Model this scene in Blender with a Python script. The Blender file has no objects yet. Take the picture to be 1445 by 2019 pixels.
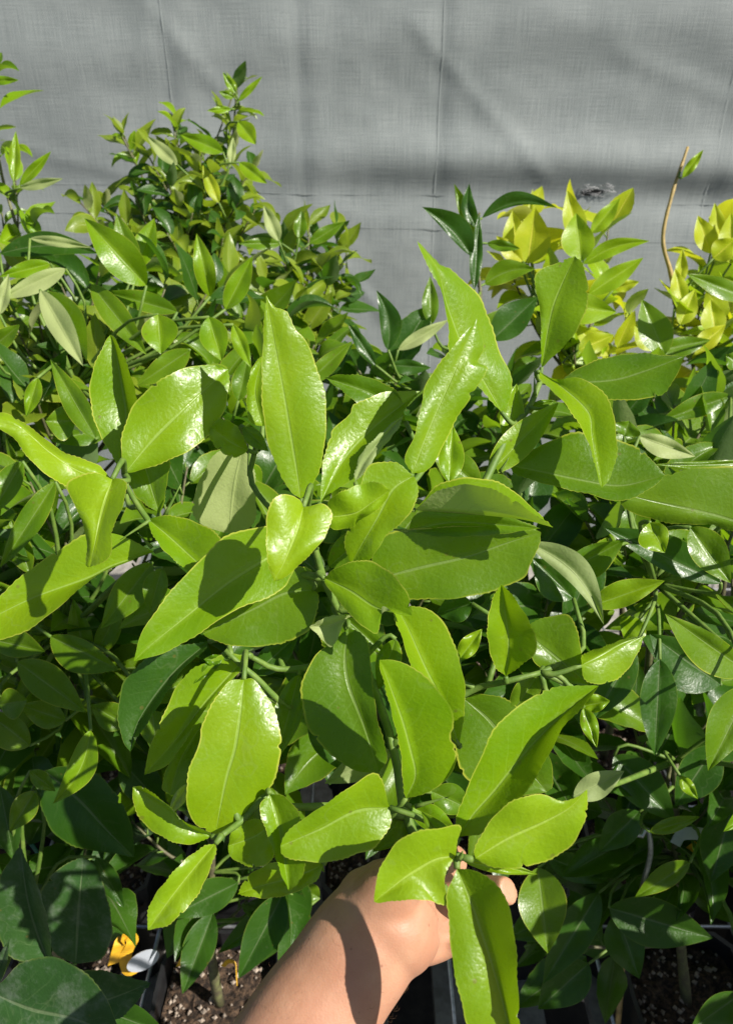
import bpy, math, random
from mathutils import Vector, Matrix, noise
R = math.radians
random.seed(7)
S = bpy.context.scene
COL = S.collection

# ------------------------------------------------------------------ camera, sky, sun, exposure
PITCH = R(30)
CAM = Vector((0, 0, 1.45))
FPX = 1486.0
cd = bpy.data.cameras.new('camera'); cam = bpy.data.objects.new('camera', cd); COL.objects.link(cam)
cam.location = CAM; cam.rotation_euler = (R(90) - PITCH, 0, 0)
cd.sensor_fit = 'VERTICAL'; cd.sensor_height = 36.0; cd.lens = 36.0 * FPX / 2019.0
cd.clip_start = 0.02; cd.clip_end = 500
cd.dof.use_dof = True; cd.dof.focus_distance = 0.41; cd.dof.aperture_fstop = 17.0
S.camera = cam
SUN_TRAVEL = Vector((-0.64, 0.36, -0.68)).normalized()
toward = -SUN_TRAVEL
sun_el = math.asin(toward.z); sun_az = math.atan2(toward.x, toward.y)
w = bpy.data.worlds.new('World'); S.world = w; w.use_nodes = True
nt = w.node_tree; bg = nt.nodes['Background']
sky = nt.nodes.new('ShaderNodeTexSky'); sky.sky_type = 'NISHITA'; sky.sun_disc = False
sky.sun_elevation = sun_el; sky.sun_rotation = sun_az
nt.links.new(sky.outputs[0], bg.inputs[0]); bg.inputs[1].default_value = 0.052
sd = bpy.data.lights.new('sun', 'SUN'); sd.energy = 5.0; sd.angle = R(0.53); sd.color = (1.0, 0.95, 0.87)
sun = bpy.data.objects.new('sun', sd); COL.objects.link(sun)
sun.rotation_euler = SUN_TRAVEL.to_track_quat('-Z', 'Y').to_euler(); sun.location = (1, -1, 4)
S.render.engine = 'CYCLES'
S.view_settings.view_transform = 'Standard'; S.view_settings.look = 'None'
S.view_settings.exposure = 0.52; S.view_settings.gamma = 1.0
S.cycles.max_bounces = 7; S.cycles.transmission_bounces = 5; S.cycles.diffuse_bounces = 4; S.cycles.glossy_bounces = 2

FWD = Vector((0, math.cos(PITCH), -math.sin(PITCH))); UPV = Vector((0, math.sin(PITCH), math.cos(PITCH))); RT = Vector((1, 0, 0))
def P(x, y, d):
    return CAM + RT * ((x - 722.5) / FPX * d) - UPV * ((y - 1009.5) / FPX * d) + FWD * d

# ------------------------------------------------------------------ node helpers
def new_mat(name):
    m = bpy.data.materials.new(name); m.use_nodes = True
    n = m.node_tree
    return m, n, n.nodes['Principled BSDF'], n.nodes['Material Output']
class G:
    def __init__(s, n): s.n = n
    def node(s, t, **k):
        a = s.n.nodes.new(t)
        for q, v in k.items(): setattr(a, q, v)
        return a
    def put(s, sock, v):
        if isinstance(v, bpy.types.NodeSocket): s.n.links.new(v, sock)
        else: sock.default_value = v
    def m(s, op, a, b=0.0, c=0.0):
        q = s.node('ShaderNodeMath', operation=op); s.put(q.inputs[0], a); s.put(q.inputs[1], b); s.put(q.inputs[2], c); return q.outputs[0]
    def ss(s, v, lo, hi):
        q = s.node('ShaderNodeMapRange', interpolation_type='SMOOTHSTEP'); s.put(q.inputs[0], v)
        q.inputs[1].default_value = lo; q.inputs[2].default_value = hi; return q.outputs[0]
    def mix(s, f, a, b):
        q = s.node('ShaderNodeMix', data_type='RGBA'); s.put(q.inputs[0], f); s.put(q.inputs[6], a); s.put(q.inputs[7], b); return q.outputs[2]
    def noise(s, vec, sc, det=3.0, rough=.55):
        q = s.node('ShaderNodeTexNoise'); s.put(q.inputs['Vector'], vec); q.inputs['Scale'].default_value = sc
        q.inputs['Detail'].default_value = det; q.inputs['Roughness'].default_value = rough; return q.outputs[0]
def c4(c): return (c[0], c[1], c[2], 1.0)

def leaf_material(name, top, vary, under, trans, rough=.33, dust=0.0, tfac=.38, rim=(.50, .52, .06)):
    m, n, bs, out = new_mat(name); g = G(n)
    uv = g.node('ShaderNodeUVMap'); uv.uv_map = 'UVMap'
    sp = g.node('ShaderNodeSeparateXYZ'); n.links.new(uv.outputs[0], sp.inputs[0])
    u, v = sp.outputs[0], sp.outputs[1]
    tc = g.node('ShaderNodeTexCoord'); oi = g.node('ShaderNodeObjectInfo'); geo = g.node('ShaderNodeNewGeometry')
    off = g.node('ShaderNodeVectorMath', operation='ADD'); n.links.new(geo.outputs['Position'], off.inputs[0])
    cmb = g.node('ShaderNodeCombineXYZ'); g.put(cmb.inputs[0], g.m('MULTIPLY', oi.outputs['Random'], 37.0)); n.links.new(cmb.outputs[0], off.inputs[1])
    pos = off.outputs[0]
    su = g.m('ABSOLUTE', g.m('SUBTRACT', g.m('MULTIPLY', u, 2.0), 1.0))
    big = g.noise(pos, 30.0, 2.0); fine = g.noise(pos, 480.0, 1.0)
    f = g.m('ADD', g.m('MULTIPLY', oi.outputs['Random'], .55), g.m('MULTIPLY', g.ss(big, .3, .7), .45))
    col = g.mix(f, c4(top), c4(vary))
    pale = g.m('MULTIPLY', g.ss(su, .5, .0), g.m('ADD', .10, g.m('MULTIPLY', big, .22)))
    col = g.mix(pale, col, c4((min(1, vary[0] * 1.25), min(1, vary[1] * 1.15), vary[2] * 2)))
    # lateral veins, midrib, margin, oil glands
    wv = g.m('ADD', g.m('SUBTRACT', g.m('MULTIPLY', v, 9.0), g.m('MULTIPLY', su, 2.1)), g.m('MULTIPLY', big, 1.3))
    tri = g.m('ABSOLUTE', g.m('SUBTRACT', g.m('FRACT', wv), .5))
    vein = g.m('MULTIPLY', g.ss(tri, .43, .5), g.ss(su, .95, .30))
    midw = g.m('ADD', .014, g.m('MULTIPLY', g.m('SUBTRACT', 1.0, v), .032))
    mid = g.ss(g.m('SUBTRACT', su, midw), .02, -.012)
    marg = g.ss(su, .945, .985)
    vo = g.node('ShaderNodeTexVoronoi'); n.links.new(pos, vo.inputs['Vector']); vo.inputs['Scale'].default_value = 620
    dot = g.m('MULTIPLY', g.ss(vo.outputs['Distance'], .22, .10), .22)
    light = tuple(min(1, c * 1.35 + .06) for c in top[:2]) + (top[2] * 1.5 + .03,)
    col = g.mix(g.m('MULTIPLY', vein, .36), col, c4(light)); col = g.mix(dot, col, c4(light))
    col = g.mix(g.m('MULTIPLY', mid, .85), col, c4((light[0] * 1.15 + .05, light[1] + .05, light[2] + .05)))
    col = g.mix(g.m('MULTIPLY', marg, g.m('MULTIPLY', g.ss(big, .25, .65), .85)), col, c4(rim))
    stain = g.m('MULTIPLY', g.ss(g.m('ABSOLUTE', g.m('SUBTRACT', g.noise(pos, 44, 2), .60)), .018, .004), .06)
    col = g.mix(stain, col, (.42, .47, .25, 1))
    vb = g.node('ShaderNodeTexVoronoi'); n.links.new(pos, vb.inputs['Vector']); vb.inputs['Scale'].default_value = 62
    col = g.mix(g.m('MULTIPLY', g.ss(vb.outputs['Distance'], .085, .05), .55), col, (.16, .13, .03, 1))
    if dust:
        col = g.mix(g.m('MULTIPLY', g.ss(g.noise(pos, 60, 6, .7), .45, .75), dust), col, (.30, .34, .28, 1))
    ucol = g.mix(g.m('MULTIPLY', vein, .4), c4(under), c4(tuple(c * .8 for c in under)))
    ucol = g.mix(mid, ucol, c4(tuple(c * 1.15 for c in under)))
    base = g.mix(geo.outputs['Backfacing'], col, ucol)
    n.links.new(base, bs.inputs['Base Color'])
    rg = g.m('ADD', g.m('MULTIPLY', g.ss(fine, .3, .7), .14), rough - .06)
    rg = g.m('ADD', rg, g.m('MULTIPLY', geo.outputs['Backfacing'], .25))
    n.links.new(rg, bs.inputs['Roughness'])
    bs.inputs['Specular IOR Level'].default_value = .42
    h = g.m('ADD', g.m('MULTIPLY', fine, .34), g.m('MULTIPLY', g.noise(pos, 75, 1), .75))
    h = g.m('SUBTRACT', h, g.m('MULTIPLY', mid, .5))
    bp = g.node('ShaderNodeBump'); bp.inputs['Strength'].default_value = .42; bp.inputs['Distance'].default_value = .0015
    n.links.new(h, bp.inputs['Height']); n.links.new(bp.outputs[0], bs.inputs['Normal'])
    tr = g.node('ShaderNodeBsdfTranslucent')
    tcol = g.mix(g.m('MULTIPLY', g.m('MAXIMUM', vein, mid), .35), c4(trans), c4(tuple(c * .75 for c in trans)))
    n.links.new(tcol, tr.inputs[0])
    mx = g.node('ShaderNodeMixShader'); mx.inputs[0].default_value = tfac
    n.links.new(bs.outputs[0], mx.inputs[1]); n.links.new(tr.outputs[0], mx.inputs[2]); n.links.new(mx.outputs[0], out.inputs[0])
    return m
M = {}
M['young'] = leaf_material('leaf_young', (.140, .285, .004), (.235, .370, .006), (.42, .49, .19), (.37, .60, .008), rough=.33, rim=(.55, .58, .08))
M['lime'] = leaf_material('leaf_lime', (.205, .365, .006), (.28, .42, .008), (.42, .48, .17), (.42, .62, .012), rough=.36, rim=(.58, .58, .09))
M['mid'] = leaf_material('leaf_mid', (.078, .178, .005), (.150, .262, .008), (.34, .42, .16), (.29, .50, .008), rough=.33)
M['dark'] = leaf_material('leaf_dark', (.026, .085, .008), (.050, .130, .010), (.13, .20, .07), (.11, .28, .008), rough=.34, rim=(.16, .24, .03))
M['dusty'] = leaf_material('leaf_dusty', (.030, .090, .018), (.045, .115, .024), (.12, .17, .08), (.08, .20, .015), rough=.48, dust=.40, tfac=.22, rim=(.20, .26, .05))
M['olive'] = leaf_material('leaf_olive', (.115, .195, .010), (.245, .325, .022), (.44, .48, .22), (.34, .48, .015), rough=.33)
M['yellow'] = leaf_material('leaf_yellow', (.50, .53, .016), (.32, .45, .014), (.48, .50, .12), (.72, .76, .02), rough=.42, tfac=.42, rim=(.6, .58, .1))

def bark_material(name, c1, c2, sc=120):
    m, n, bs, out = new_mat(name); g = G(n); geo = g.node('ShaderNodeNewGeometry')
    f = g.noise(geo.outputs['Position'], sc, 5, .65)
    n.links.new(g.mix(g.ss(f, .35, .7), c4(c1), c4(c2)), bs.inputs['Base Color']); bs.inputs['Roughness'].default_value = .6
    bp = g.node('ShaderNodeBump'); bp.inputs['Strength'].default_value = .5; bp.inputs['Distance'].default_value = .001
    n.links.new(f, bp.inputs['Height']); n.links.new(bp.outputs[0], bs.inputs['Normal'])
    return m
M['greenstem'] = bark_material('stem_green', (.09, .17, .02), (.16, .24, .04))
M['bark'] = bark_material('stem_bark', (.10, .085, .05), (.17, .18, .07))
M['tan'] = bark_material('twig_tan', (.42, .30, .10), (.30, .22, .08))

def plain(name, c, rough=.5, metal=0, var=.25, sc=60, bump=.0):
    m, n, bs, out = new_mat(name); g = G(n); geo = g.node('ShaderNodeNewGeometry')
    f = g.noise(geo.outputs['Position'], sc, 5, .65)
    n.links.new(g.mix(g.ss(f, .3, .7), c4(tuple(x * (1 - var) for x in c)), c4(tuple(min(1, x * (1 + var)) for x in c))), bs.inputs['Base Color'])
    n.links.new(g.m('ADD', g.m('MULTIPLY', f, .2), rough - .1), bs.inputs['Roughness']); bs.inputs['Metallic'].default_value = metal
    if bump:
        bp = g.node('ShaderNodeBump'); bp.inputs['Strength'].default_value = bump; bp.inputs['Distance'].default_value = .002
        n.links.new(f, bp.inputs['Height']); n.links.new(bp.outputs[0], bs.inputs['Normal'])
    return m
M['pot'] = plain('pot_black', (.014, .014, .015), .45)
M['wire'] = plain('wire_galvanised', (.52, .53, .54), .38, .75, .2, 200)
M['wood'] = plain('bench_wood', (.30, .28, .25), .75, 0, .3, 40, .5)
M['tie_yellow'] = plain('tie_yellow', (.72, .40, .02), .5)
M['tag_white'] = plain('tag_white', (.44, .47, .52), .45, 0, .06)
M['teal'] = plain('tie_teal', (.02, .25, .20), .5)
M['bamboo'] = plain('bamboo', (.50, .34, .13), .6, 0, .3, 90)
M['perlite'] = plain('soil_perlite', (.30, .24, .19), .9, 0, .5, 150)
def soil_material():
    m, n, bs, out = new_mat('soil'); g = G(n); geo = g.node('ShaderNodeNewGeometry')
    f = g.noise(geo.outputs['Position'], 180, 6, .7)
    n.links.new(g.mix(g.ss(f, .40, .68), (.022, .013, .008, 1), (.14, .085, .05, 1)), bs.inputs['Base Color']); bs.inputs['Roughness'].default_value = .95
    bp = g.node('ShaderNodeBump'); bp.inputs['Strength'].default_value = 1; bp.inputs['Distance'].default_value = .006
    n.links.new(f, bp.inputs['Height']); n.links.new(bp.outputs[0], bs.inputs['Normal']); return m
M['soil'] = soil_material()
def mat_ground():
    m, n, bs, out = new_mat('weed_mat'); g = G(n); geo = g.node('ShaderNodeNewGeometry')
    f = g.noise(geo.outputs['Position'], 12, 8, .7)
    n.links.new(g.mix(g.ss(f, .4, .75), (.018, .018, .019, 1), (.06, .055, .05, 1)), bs.inputs['Base Color']); bs.inputs['Roughness'].default_value = .8
    return m
M['ground'] = mat_ground()
def mat_cloth():
    m, n, bs, out = new_mat('shade_cloth'); g = G(n)
    tc = g.node('ShaderNodeTexCoord'); mp = g.node('ShaderNodeMapping'); n.links.new(tc.outputs['Object'], mp.inputs[0])
    sx = g.node('ShaderNodeSeparateXYZ'); n.links.new(mp.outputs[0], sx.inputs[0])
    def streak(kx, kz, sc):
        q = g.node('ShaderNodeMapping'); n.links.new(tc.outputs['Object'], q.inputs[0]); q.inputs['Scale'].default_value = (kx, 1, kz)
        return g.noise(q.outputs[0], sc, 4, .6)
    warp = streak(90, 3, 4.0); weft = streak(3, 110, 4.0); blot = g.noise(tc.outputs['Object'], 3.2, 6, .65)
    f = g.m('ADD', g.m('ADD', g.m('MULTIPLY', warp, .34), g.m('MULTIPLY', weft, .26)), g.m('MULTIPLY', blot, .40))
    col = g.mix(g.ss(f, .38, .62), (.225, .252, .248, 1), (.310, .337, .330, 1))
    spk = g.ss(g.noise(tc.outputs['Object'], 26, 5, .7), .68, .80)
    col = g.mix(g.m('MULTIPLY', spk, .35), col, (.40, .40, .37, 1))
    n.links.new(col, bs.inputs['Base Color']); bs.inputs['Roughness'].default_value = .62
    bs.inputs['Specular IOR Level'].default_value = .35
    bp = g.node('ShaderNodeBump'); bp.inputs['Strength'].default_value = .35; bp.inputs['Distance'].default_value = .002
    n.links.new(g.m('ADD', warp, weft), bp.inputs['Height']); n.links.new(bp.outputs[0], bs.inputs['Normal'])
    return m
M['cloth'] = mat_cloth()
M['seam'] = plain('seam_tape', (.22, .225, .225), .6, 0, .25, 30)
M['hole'] = plain('torn_threads', (.50, .50, .50), .7)
def mat_skin():
    m, n, bs, out = new_mat('skin'); g = G(n); geo = g.node('ShaderNodeNewGeometry'); p = geo.outputs['Position']
    a = g.noise(p, 45, 5, .6); b = g.noise(p, 420, 3, .6)
    col = g.mix(g.ss(a, .3, .7), (.43, .215, .125, 1), (.52, .285, .175, 1))
    col = g.mix(g.m('MULTIPLY', g.ss(g.noise(p, 18, 3), .45, .7), .35), col, (.48, .21, .135, 1))
    col = g.mix(g.m('MULTIPLY', g.ss(b, .60, .72), .25), col, (.40, .17, .10, 1))
    vo = g.node('ShaderNodeTexVoronoi'); n.links.new(p, vo.inputs['Vector']); vo.inputs['Scale'].default_value = 75
    col = g.mix(g.m('MULTIPLY', g.ss(vo.outputs['Distance'], .07, .03), .55), col, (.22, .09, .05, 1))
    n.links.new(col, bs.inputs['Base Color'])
    n.links.new(g.m('ADD', .42, g.m('MULTIPLY', b, .16)), bs.inputs['Roughness'])
    bs.inputs['Subsurface Weight'].default_value = .12; bs.inputs['Subsurface Radius'].default_value = (.006, .0025, .0012); bs.inputs['Subsurface Scale'].default_value = 1.0
    v2 = g.node('ShaderNodeTexVoronoi'); n.links.new(p, v2.inputs['Vector']); v2.inputs['Scale'].default_value = 900
    bp = g.node('ShaderNodeBump'); bp.inputs['Strength'].default_value = .13; bp.inputs['Distance'].default_value = .0005
    n.links.new(g.m('ADD', v2.outputs['Distance'], b), bp.inputs['Height']); n.links.new(bp.outputs[0], bs.inputs['Normal'])
    return m
M['skin'] = mat_skin()
M['nail'] = plain('nail', (.62, .36, .29), .25, 0, .08)
M['hair'] = plain('arm_hair', (.22, .12, .06), .5)

# ------------------------------------------------------------------ mesh helpers
def mesh_obj(name, verts, faces, mat, parent=None, smooth=True, origin=None, uvs=None):
    me = bpy.data.meshes.new(name)
    o3 = origin or (parent.location if parent else Vector((0, 0, 0)))
    me.from_pydata([(v[0] - o3[0], v[1] - o3[1], v[2] - o3[2]) for v in verts], [], faces)
    if uvs:
        lay = me.uv_layers.new(name='UVMap')
        for l in me.loops: lay.data[l.index].uv = uvs[l.vertex_index]
    if smooth: me.polygons.foreach_set('use_smooth', [True] * len(me.polygons))
    me.materials.append(mat); me.update()
    o = bpy.data.objects.new(name, me); COL.objects.link(o)
    if parent: o.parent = parent
    else: o.location = o3
    return o
def tag(o, label, cat, group=None, kind=None):
    o['label'] = label; o['category'] = cat
    if group: o['group'] = group
    if kind: o['kind'] = kind
    return o
def thing(name, loc, label, cat, group=None):
    o = bpy.data.objects.new(name, None); o.empty_display_size = .02; COL.objects.link(o); o.location = loc
    return tag(o, label, cat, group)
def catmull(pts, k):
    n = len(pts); out = []
    if n == 1: return [Vector(pts[0])] * k
    pts = [Vector(p) for p in pts]
    ext = [pts[0] * 2 - pts[1]] + pts + [pts[-1] * 2 - pts[-2]]
    dense = []
    for i in range(n - 1):
        a, b, c, d = ext[i:i + 4]
        for j in range(12):
            t = j / 12
            dense.append(.5 * ((2 * b) + (c - a) * t + (2 * a - 5 * b + 4 * c - d) * t * t + (3 * b - a - 3 * c + d) * t ** 3))
    dense.append(pts[-1])
    L = [0]
    for i in range(1, len(dense)): L.append(L[-1] + (dense[i] - dense[i - 1]).length)
    j = 0
    for i in range(k):
        s = L[-1] * i / (k - 1)
        while j < len(L) - 2 and L[j + 1] < s: j += 1
        seg = L[j + 1] - L[j]
        out.append(dense[j].lerp(dense[j + 1], 0 if seg < 1e-9 else min(1, (s - L[j]) / seg)))
    return out
class Geo:
    def __init__(s): s.v = []; s.f = []
    def tube(s, pts, r0, r1, k=7, steps=None, jit=0, cap=True):
        steps = steps or max(3, 3 * len(pts)); c = catmull(pts, steps); b = len(s.v)
        up = Vector((0.31, .52, .79)); prev = None
        for i, p in enumerate(c):
            t = (c[min(i + 1, steps - 1)] - c[max(i - 1, 0)])
            t = t.normalized() if t.length > 1e-9 else Vector((0, 0, 1))
            x = (prev - t * prev.dot(t)) if prev is not None else up.cross(t)
            if x.length < 1e-6: x = t.orthogonal()
            x.normalize(); y = t.cross(x); prev = x
            r = r0 + (r1 - r0) * i / (steps - 1)
            r *= 1 + random.uniform(-jit, jit)
            for q in range(k):
                a = 2 * math.pi * q / k
                s.v.append(p + x * (r * math.cos(a)) + y * (r * math.sin(a)))
        for i in range(steps - 1):
            for q in range(k):
                s.f.append((b + i * k + q, b + i * k + (q + 1) % k, b + (i + 1) * k + (q + 1) % k, b + (i + 1) * k + q))
        if cap:
            s.f.append(tuple(b + q for q in reversed(range(k)))); e = b + (steps - 1) * k; s.f.append(tuple(e + q for q in range(k)))
    def box(s, lo, hi):
        b = len(s.v)
        for z in (lo[2], hi[2]):
            for x, y in ((lo[0], lo[1]), (hi[0], lo[1]), (hi[0], hi[1]), (lo[0], hi[1])): s.v.append(Vector((x, y, z)))
        s.f += [tuple(b + i for i in q) for q in ((3, 2, 1, 0), (4, 5, 6, 7), (0, 1, 5, 4), (1, 2, 6, 5), (2, 3, 7, 6), (3, 0, 4, 7))]
    def make(s, name, mat, parent=None, smooth=True): return mesh_obj(name, s.v, s.f, mat, parent, smooth)

# ------------------------------------------------------------------ ground, bench, wall cloth
def sheet(name, x0, x1, y0, y1, z, mat):
    o = mesh_obj(name, [(x0, y0, z), (x1, y0, z), (x1, y1, z), (x0, y1, z)], [(0, 1, 2, 3)], mat, None, False); o['kind'] = 'structure'; return o
sheet('ground', -60, 60, -60, 60, 0, M['ground'])
WALL_Y = 1.95
def cloth_y(x, z):
    y = 0.0
    # the horizontal sag fold, deeper towards the right
    zf = 1.235 - .035 * x + .012 * math.sin(3 * x)
    k = .06 + .94 / (1 + math.exp(-(x + .1) * 5))
    y -= .015 * k * math.exp(-((z - zf - .05) / .05) ** 2)
    y += .010 * k * math.exp(-((z - zf + .025) / .045) ** 2)
    y -= .006 * math.exp(-((z - 1.52 - .05 * x) / .06) ** 2)
    y += .008 * noise.noise(Vector((x * 1.6, 3.1, z * 2.6))) + .005 * noise.noise(Vector((x * 6, 1.7, z * 7))) + .0012 * noise.noise(Vector((x * 22, 1.7, z * 26)))
    # creases
    for (xa, za, xb, zb, wd, am) in ((-.50, 1.62, -.28, 1.36, .012, .003), (.10, 1.55, .45, 1.22, .014, .003), (-.95, 1.35, -.40, 1.20, .012, .003), (-.2, 1.2, .1, .85, .014, .003), (-.9, 1.15, -.7, .7, .014, .003), (.55, 1.5, .9, 1.38, .016, .003)):
        d = Vector((xb - xa, zb - za)); L = d.length; d /= L; q = Vector((x - xa, z - za)); t = q.dot(d)
        if -.03 < t < L + .03:
            s = q.x * d.y - q.y * d.x
            y -= am * math.exp(-(s / wd) ** 2) * min(1, max(0, (t + .03) / .06)) * min(1, max(0, (L + .03 - t) / .06))
    # pull lines of the seams
    for xs in SEAMX: y += .002 * math.exp(-((x - xs) / .012) ** 2) - .0015 * math.exp(-((x - xs - .04) / .03) ** 2)
    return WALL_Y + y
SEAMX = (-1.02, -.445, -.15, .165, .82, 1.4)
def seam_lean(x, z): return 0.0
nx, nz = 300, 190; X0, X1, Z0, Z1 = -3.2, 3.2, 0.0, 2.6
vs = []; fs = []
xs = [X0 + (X1 - X0) * i / nx for i in range(nx + 1)]
xs = [math.copysign(abs(x / 3.2) ** 1.35 * 3.2, x) for x in xs]
for j in range(nz + 1):
    z = Z0 + (Z1 - Z0) * j / nz
    for x in xs: vs.append((x, cloth_y(x, z), z))
for j in range(nz):
    for i in range(nx):
        a = j * (nx + 1) + i; fs.append((a, a + 1, a + nx + 2, a + nx + 1))
wall = thing('shade_cloth_wall', (0, WALL_Y, 0), 'taut grey woven shade cloth wall hanging behind the potted plants', 'cloth')
mesh_obj('cloth', vs, fs, M['cloth'], wall)
def ribbon(pts, hw, name, mat, lift=.004):
    v = []; f = []
    for i, (x, z) in enumerate(pts):
        a = pts[max(i - 1, 0)]; b = pts[min(i + 1, len(pts) - 1)]
        d = Vector((b[0] - a[0], b[1] - a[1])); d.normalize(); n = Vector((-d.y, d.x)) * hw
        for k, s in enumerate((-1, -.5, .5, 1)):
            xx, zz = x + n.x * s, z + n.y * s
            v.append((xx, cloth_y(xx, zz) - (lift if k in (1, 2) else .0005), zz))
    for i in range(len(pts) - 1):
        for k in range(3): a = i * 4 + k; f.append((a, a + 1, a + 5, a + 4))
    return mesh_obj(name, v, f, mat, wall)
for xs_ in [q_ for q_ in SEAMX if q_ != -.15]:
    ribbon([(xs_ + .002 * math.sin(i * .21 + xs_ * 9) + .0006 * math.sin(i * .9), .02 + i * .0256) for i in range(100)], .0024, 'seam', M['cloth'], .0011)
for zz, sl in ((1.205, -.03), (1.13, -.045)):
    ribbon([(-3.1 + i * .062, zz + sl * (-3.1 + i * .062) + .004 * math.sin(i * .5)) for i in range(101)], .0014, 'crease', M['cloth'], .0006)
# frayed tear in the cloth
g = Geo(); c = P(1190, 385, 1.72)
for i in range(26):
    a = random.uniform(-.035, .035); zz = random.uniform(-.012, .012); x = c.x + a; z = c.z + zz - .25 * a * 0
    l = random.uniform(.008, .03)
    g.tube([(x, cloth_y(x, z) - .002, z), (x + l * .5, cloth_y(x, z) - .006 - random.random() * .006, z + random.uniform(-.004, .004)), (x + l, cloth_y(x + l, z) - .002, z + random.uniform(-.006, .003))], .0007, .0005, 4, 5)
g.make('frayed_thread', M['hole'], wall)
v = []; 
for i in range(14):
    a = 2 * math.pi * i / 14; x = c.x + .030 * math.cos(a) * random.uniform(.7, 1.1); z = c.z - .006 + .008 * math.sin(a) * random.uniform(.6, 1.1); v.append((x, cloth_y(x, z) - .0012, z))
mesh_obj('tear', v, [tuple(range(13, -1, -1))], M['pot'], wall, False)

# low wooden bench of boards
BZ = .33
bench = thing('bench', (0, .9, BZ), 'weathered grey wooden bench of boards carrying the black pots', 'bench')
for i in range(10):
    g = Geo(); x = -.98 + i * .215; g.box((x, .12, BZ - .022), (x + .15, 1.72, BZ)); g.make('board', M['wood'], bench, False)
for yy in (.2, 1.6):
    g = Geo(); g.box((-1.02, yy, BZ - .11), (1.15, yy + .05, BZ - .0225)); g.make('beam', M['wood'], bench, False)
    for x in (-.95, 1.05):
        g = Geo(); g.box((x, yy + .003, 0), (x + .05, yy + .047, BZ - .1105)); g.make('leg', M['wood'], bench, False)
# wire pot rack
RIM = .55
GX = [-.71, -.53, -.35, -.17, .01, .19, .37, .55, .73]; GY = [.29, .47, .65, .83, 1.01, 1.19, 1.37]
rack = thing('wire_rack', (0, .8, RIM - .05), 'galvanised wire grid rack holding the black pots upright', 'rack')
def rod(a, b, r=.0024):
    g = Geo(); g.tube([a, b], r, r, 8, 2); g.make('rod', M['wire'], rack)
for x in [q - .09 for q in GX] + [.82]:
    rod((x, .18, RIM - .03), (x, 1.48, RIM - .03))
for y in [q - .09 for q in GY] + [1.46]:
    rod((-.82, y, RIM - .0255), (.84, y, RIM - .0255))
for x in (-.80, .82):
    for y in (.2, 1.46): rod((x, y, BZ), (x, y, RIM - .022), .003)

# ------------------------------------------------------------------ plant machinery
def pot_meshes():
    prof = [(.052, 0), (.066, .19), (.070, .19), (.071, .22), (.066, .22), (.064, .196)]
    v = []; f = []; k = 24
    for r, z in prof:
        for i in range(k):
            a = 2 * math.pi * (i + .5) / k; q = max(abs(math.cos(a)), abs(math.sin(a))); rr = r / q ** .82
            v.append((rr * math.cos(a), rr * math.sin(a), z))
    for j in range(len(prof) - 1):
        for i in range(k): f.append((j * k + i, j * k + (i + 1) % k, (j + 1) * k + (i + 1) % k, (j + 1) * k + i))
    f.append(tuple(reversed(range(k))))
    pm = bpy.data.meshes.new('pot'); pm.from_pydata(v, [], f); pm.materials.append(M['pot'])
    v = []; f = []; n = 22
    for j in range(n + 1):
        for i in range(n + 1):
            x, y = -.062 + .124 * i / n, -.062 + .124 * j / n
            v.append((x, y, .196 + .008 * noise.noise(Vector((x * 60, y * 60, 1))) + .004 * noise.noise(Vector((x * 190, y * 190, 4)))))
    for j in range(n):
        for i in range(n): a = j * (n + 1) + i; f.append((a, a + 1, a + n + 2, a + n + 1))
    sm = bpy.data.meshes.new('soil'); sm.from_pydata(v, [], f); sm.materials.append(M['soil'])
    v = []; f = []
    for _ in range(110):
        x, y = random.uniform(-.058, .058), random.uniform(-.058, .058); r = random.uniform(.0012, .0042); b = len(v)
        z = .199 + .008 * noise.noise(Vector((x * 60, y * 60, 1)))
        for d in ((1, 0, 0), (-1, 0, 0), (0, 1, 0), (0, -1, 0), (0, 0, 1), (0, 0, -1)):
            q = r * random.uniform(.6, 1.3); v.append((x + d[0] * q, y + d[1] * q, z + d[2] * q * .8))
        f += [tuple(b + i for i in t) for t in ((0, 2, 4), (2, 1, 4), (1, 3, 4), (3, 0, 4), (2, 0, 5), (1, 2, 5), (3, 1, 5), (0, 3, 5))]
    gm = bpy.data.meshes.new('soil_chips'); gm.from_pydata(v, [], f); gm.materials.append(M['perlite'])
    return pm, sm, gm
POT, SOIL, CHIPS = pot_meshes()
def child(name, me, parent, mw=None):
    o = bpy.data.objects.new(name, me); COL.objects.link(o); o.parent = parent
    if mw is not None: o.matrix_local = Matrix.Translation(-parent.location) @ mw
    return o

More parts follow.
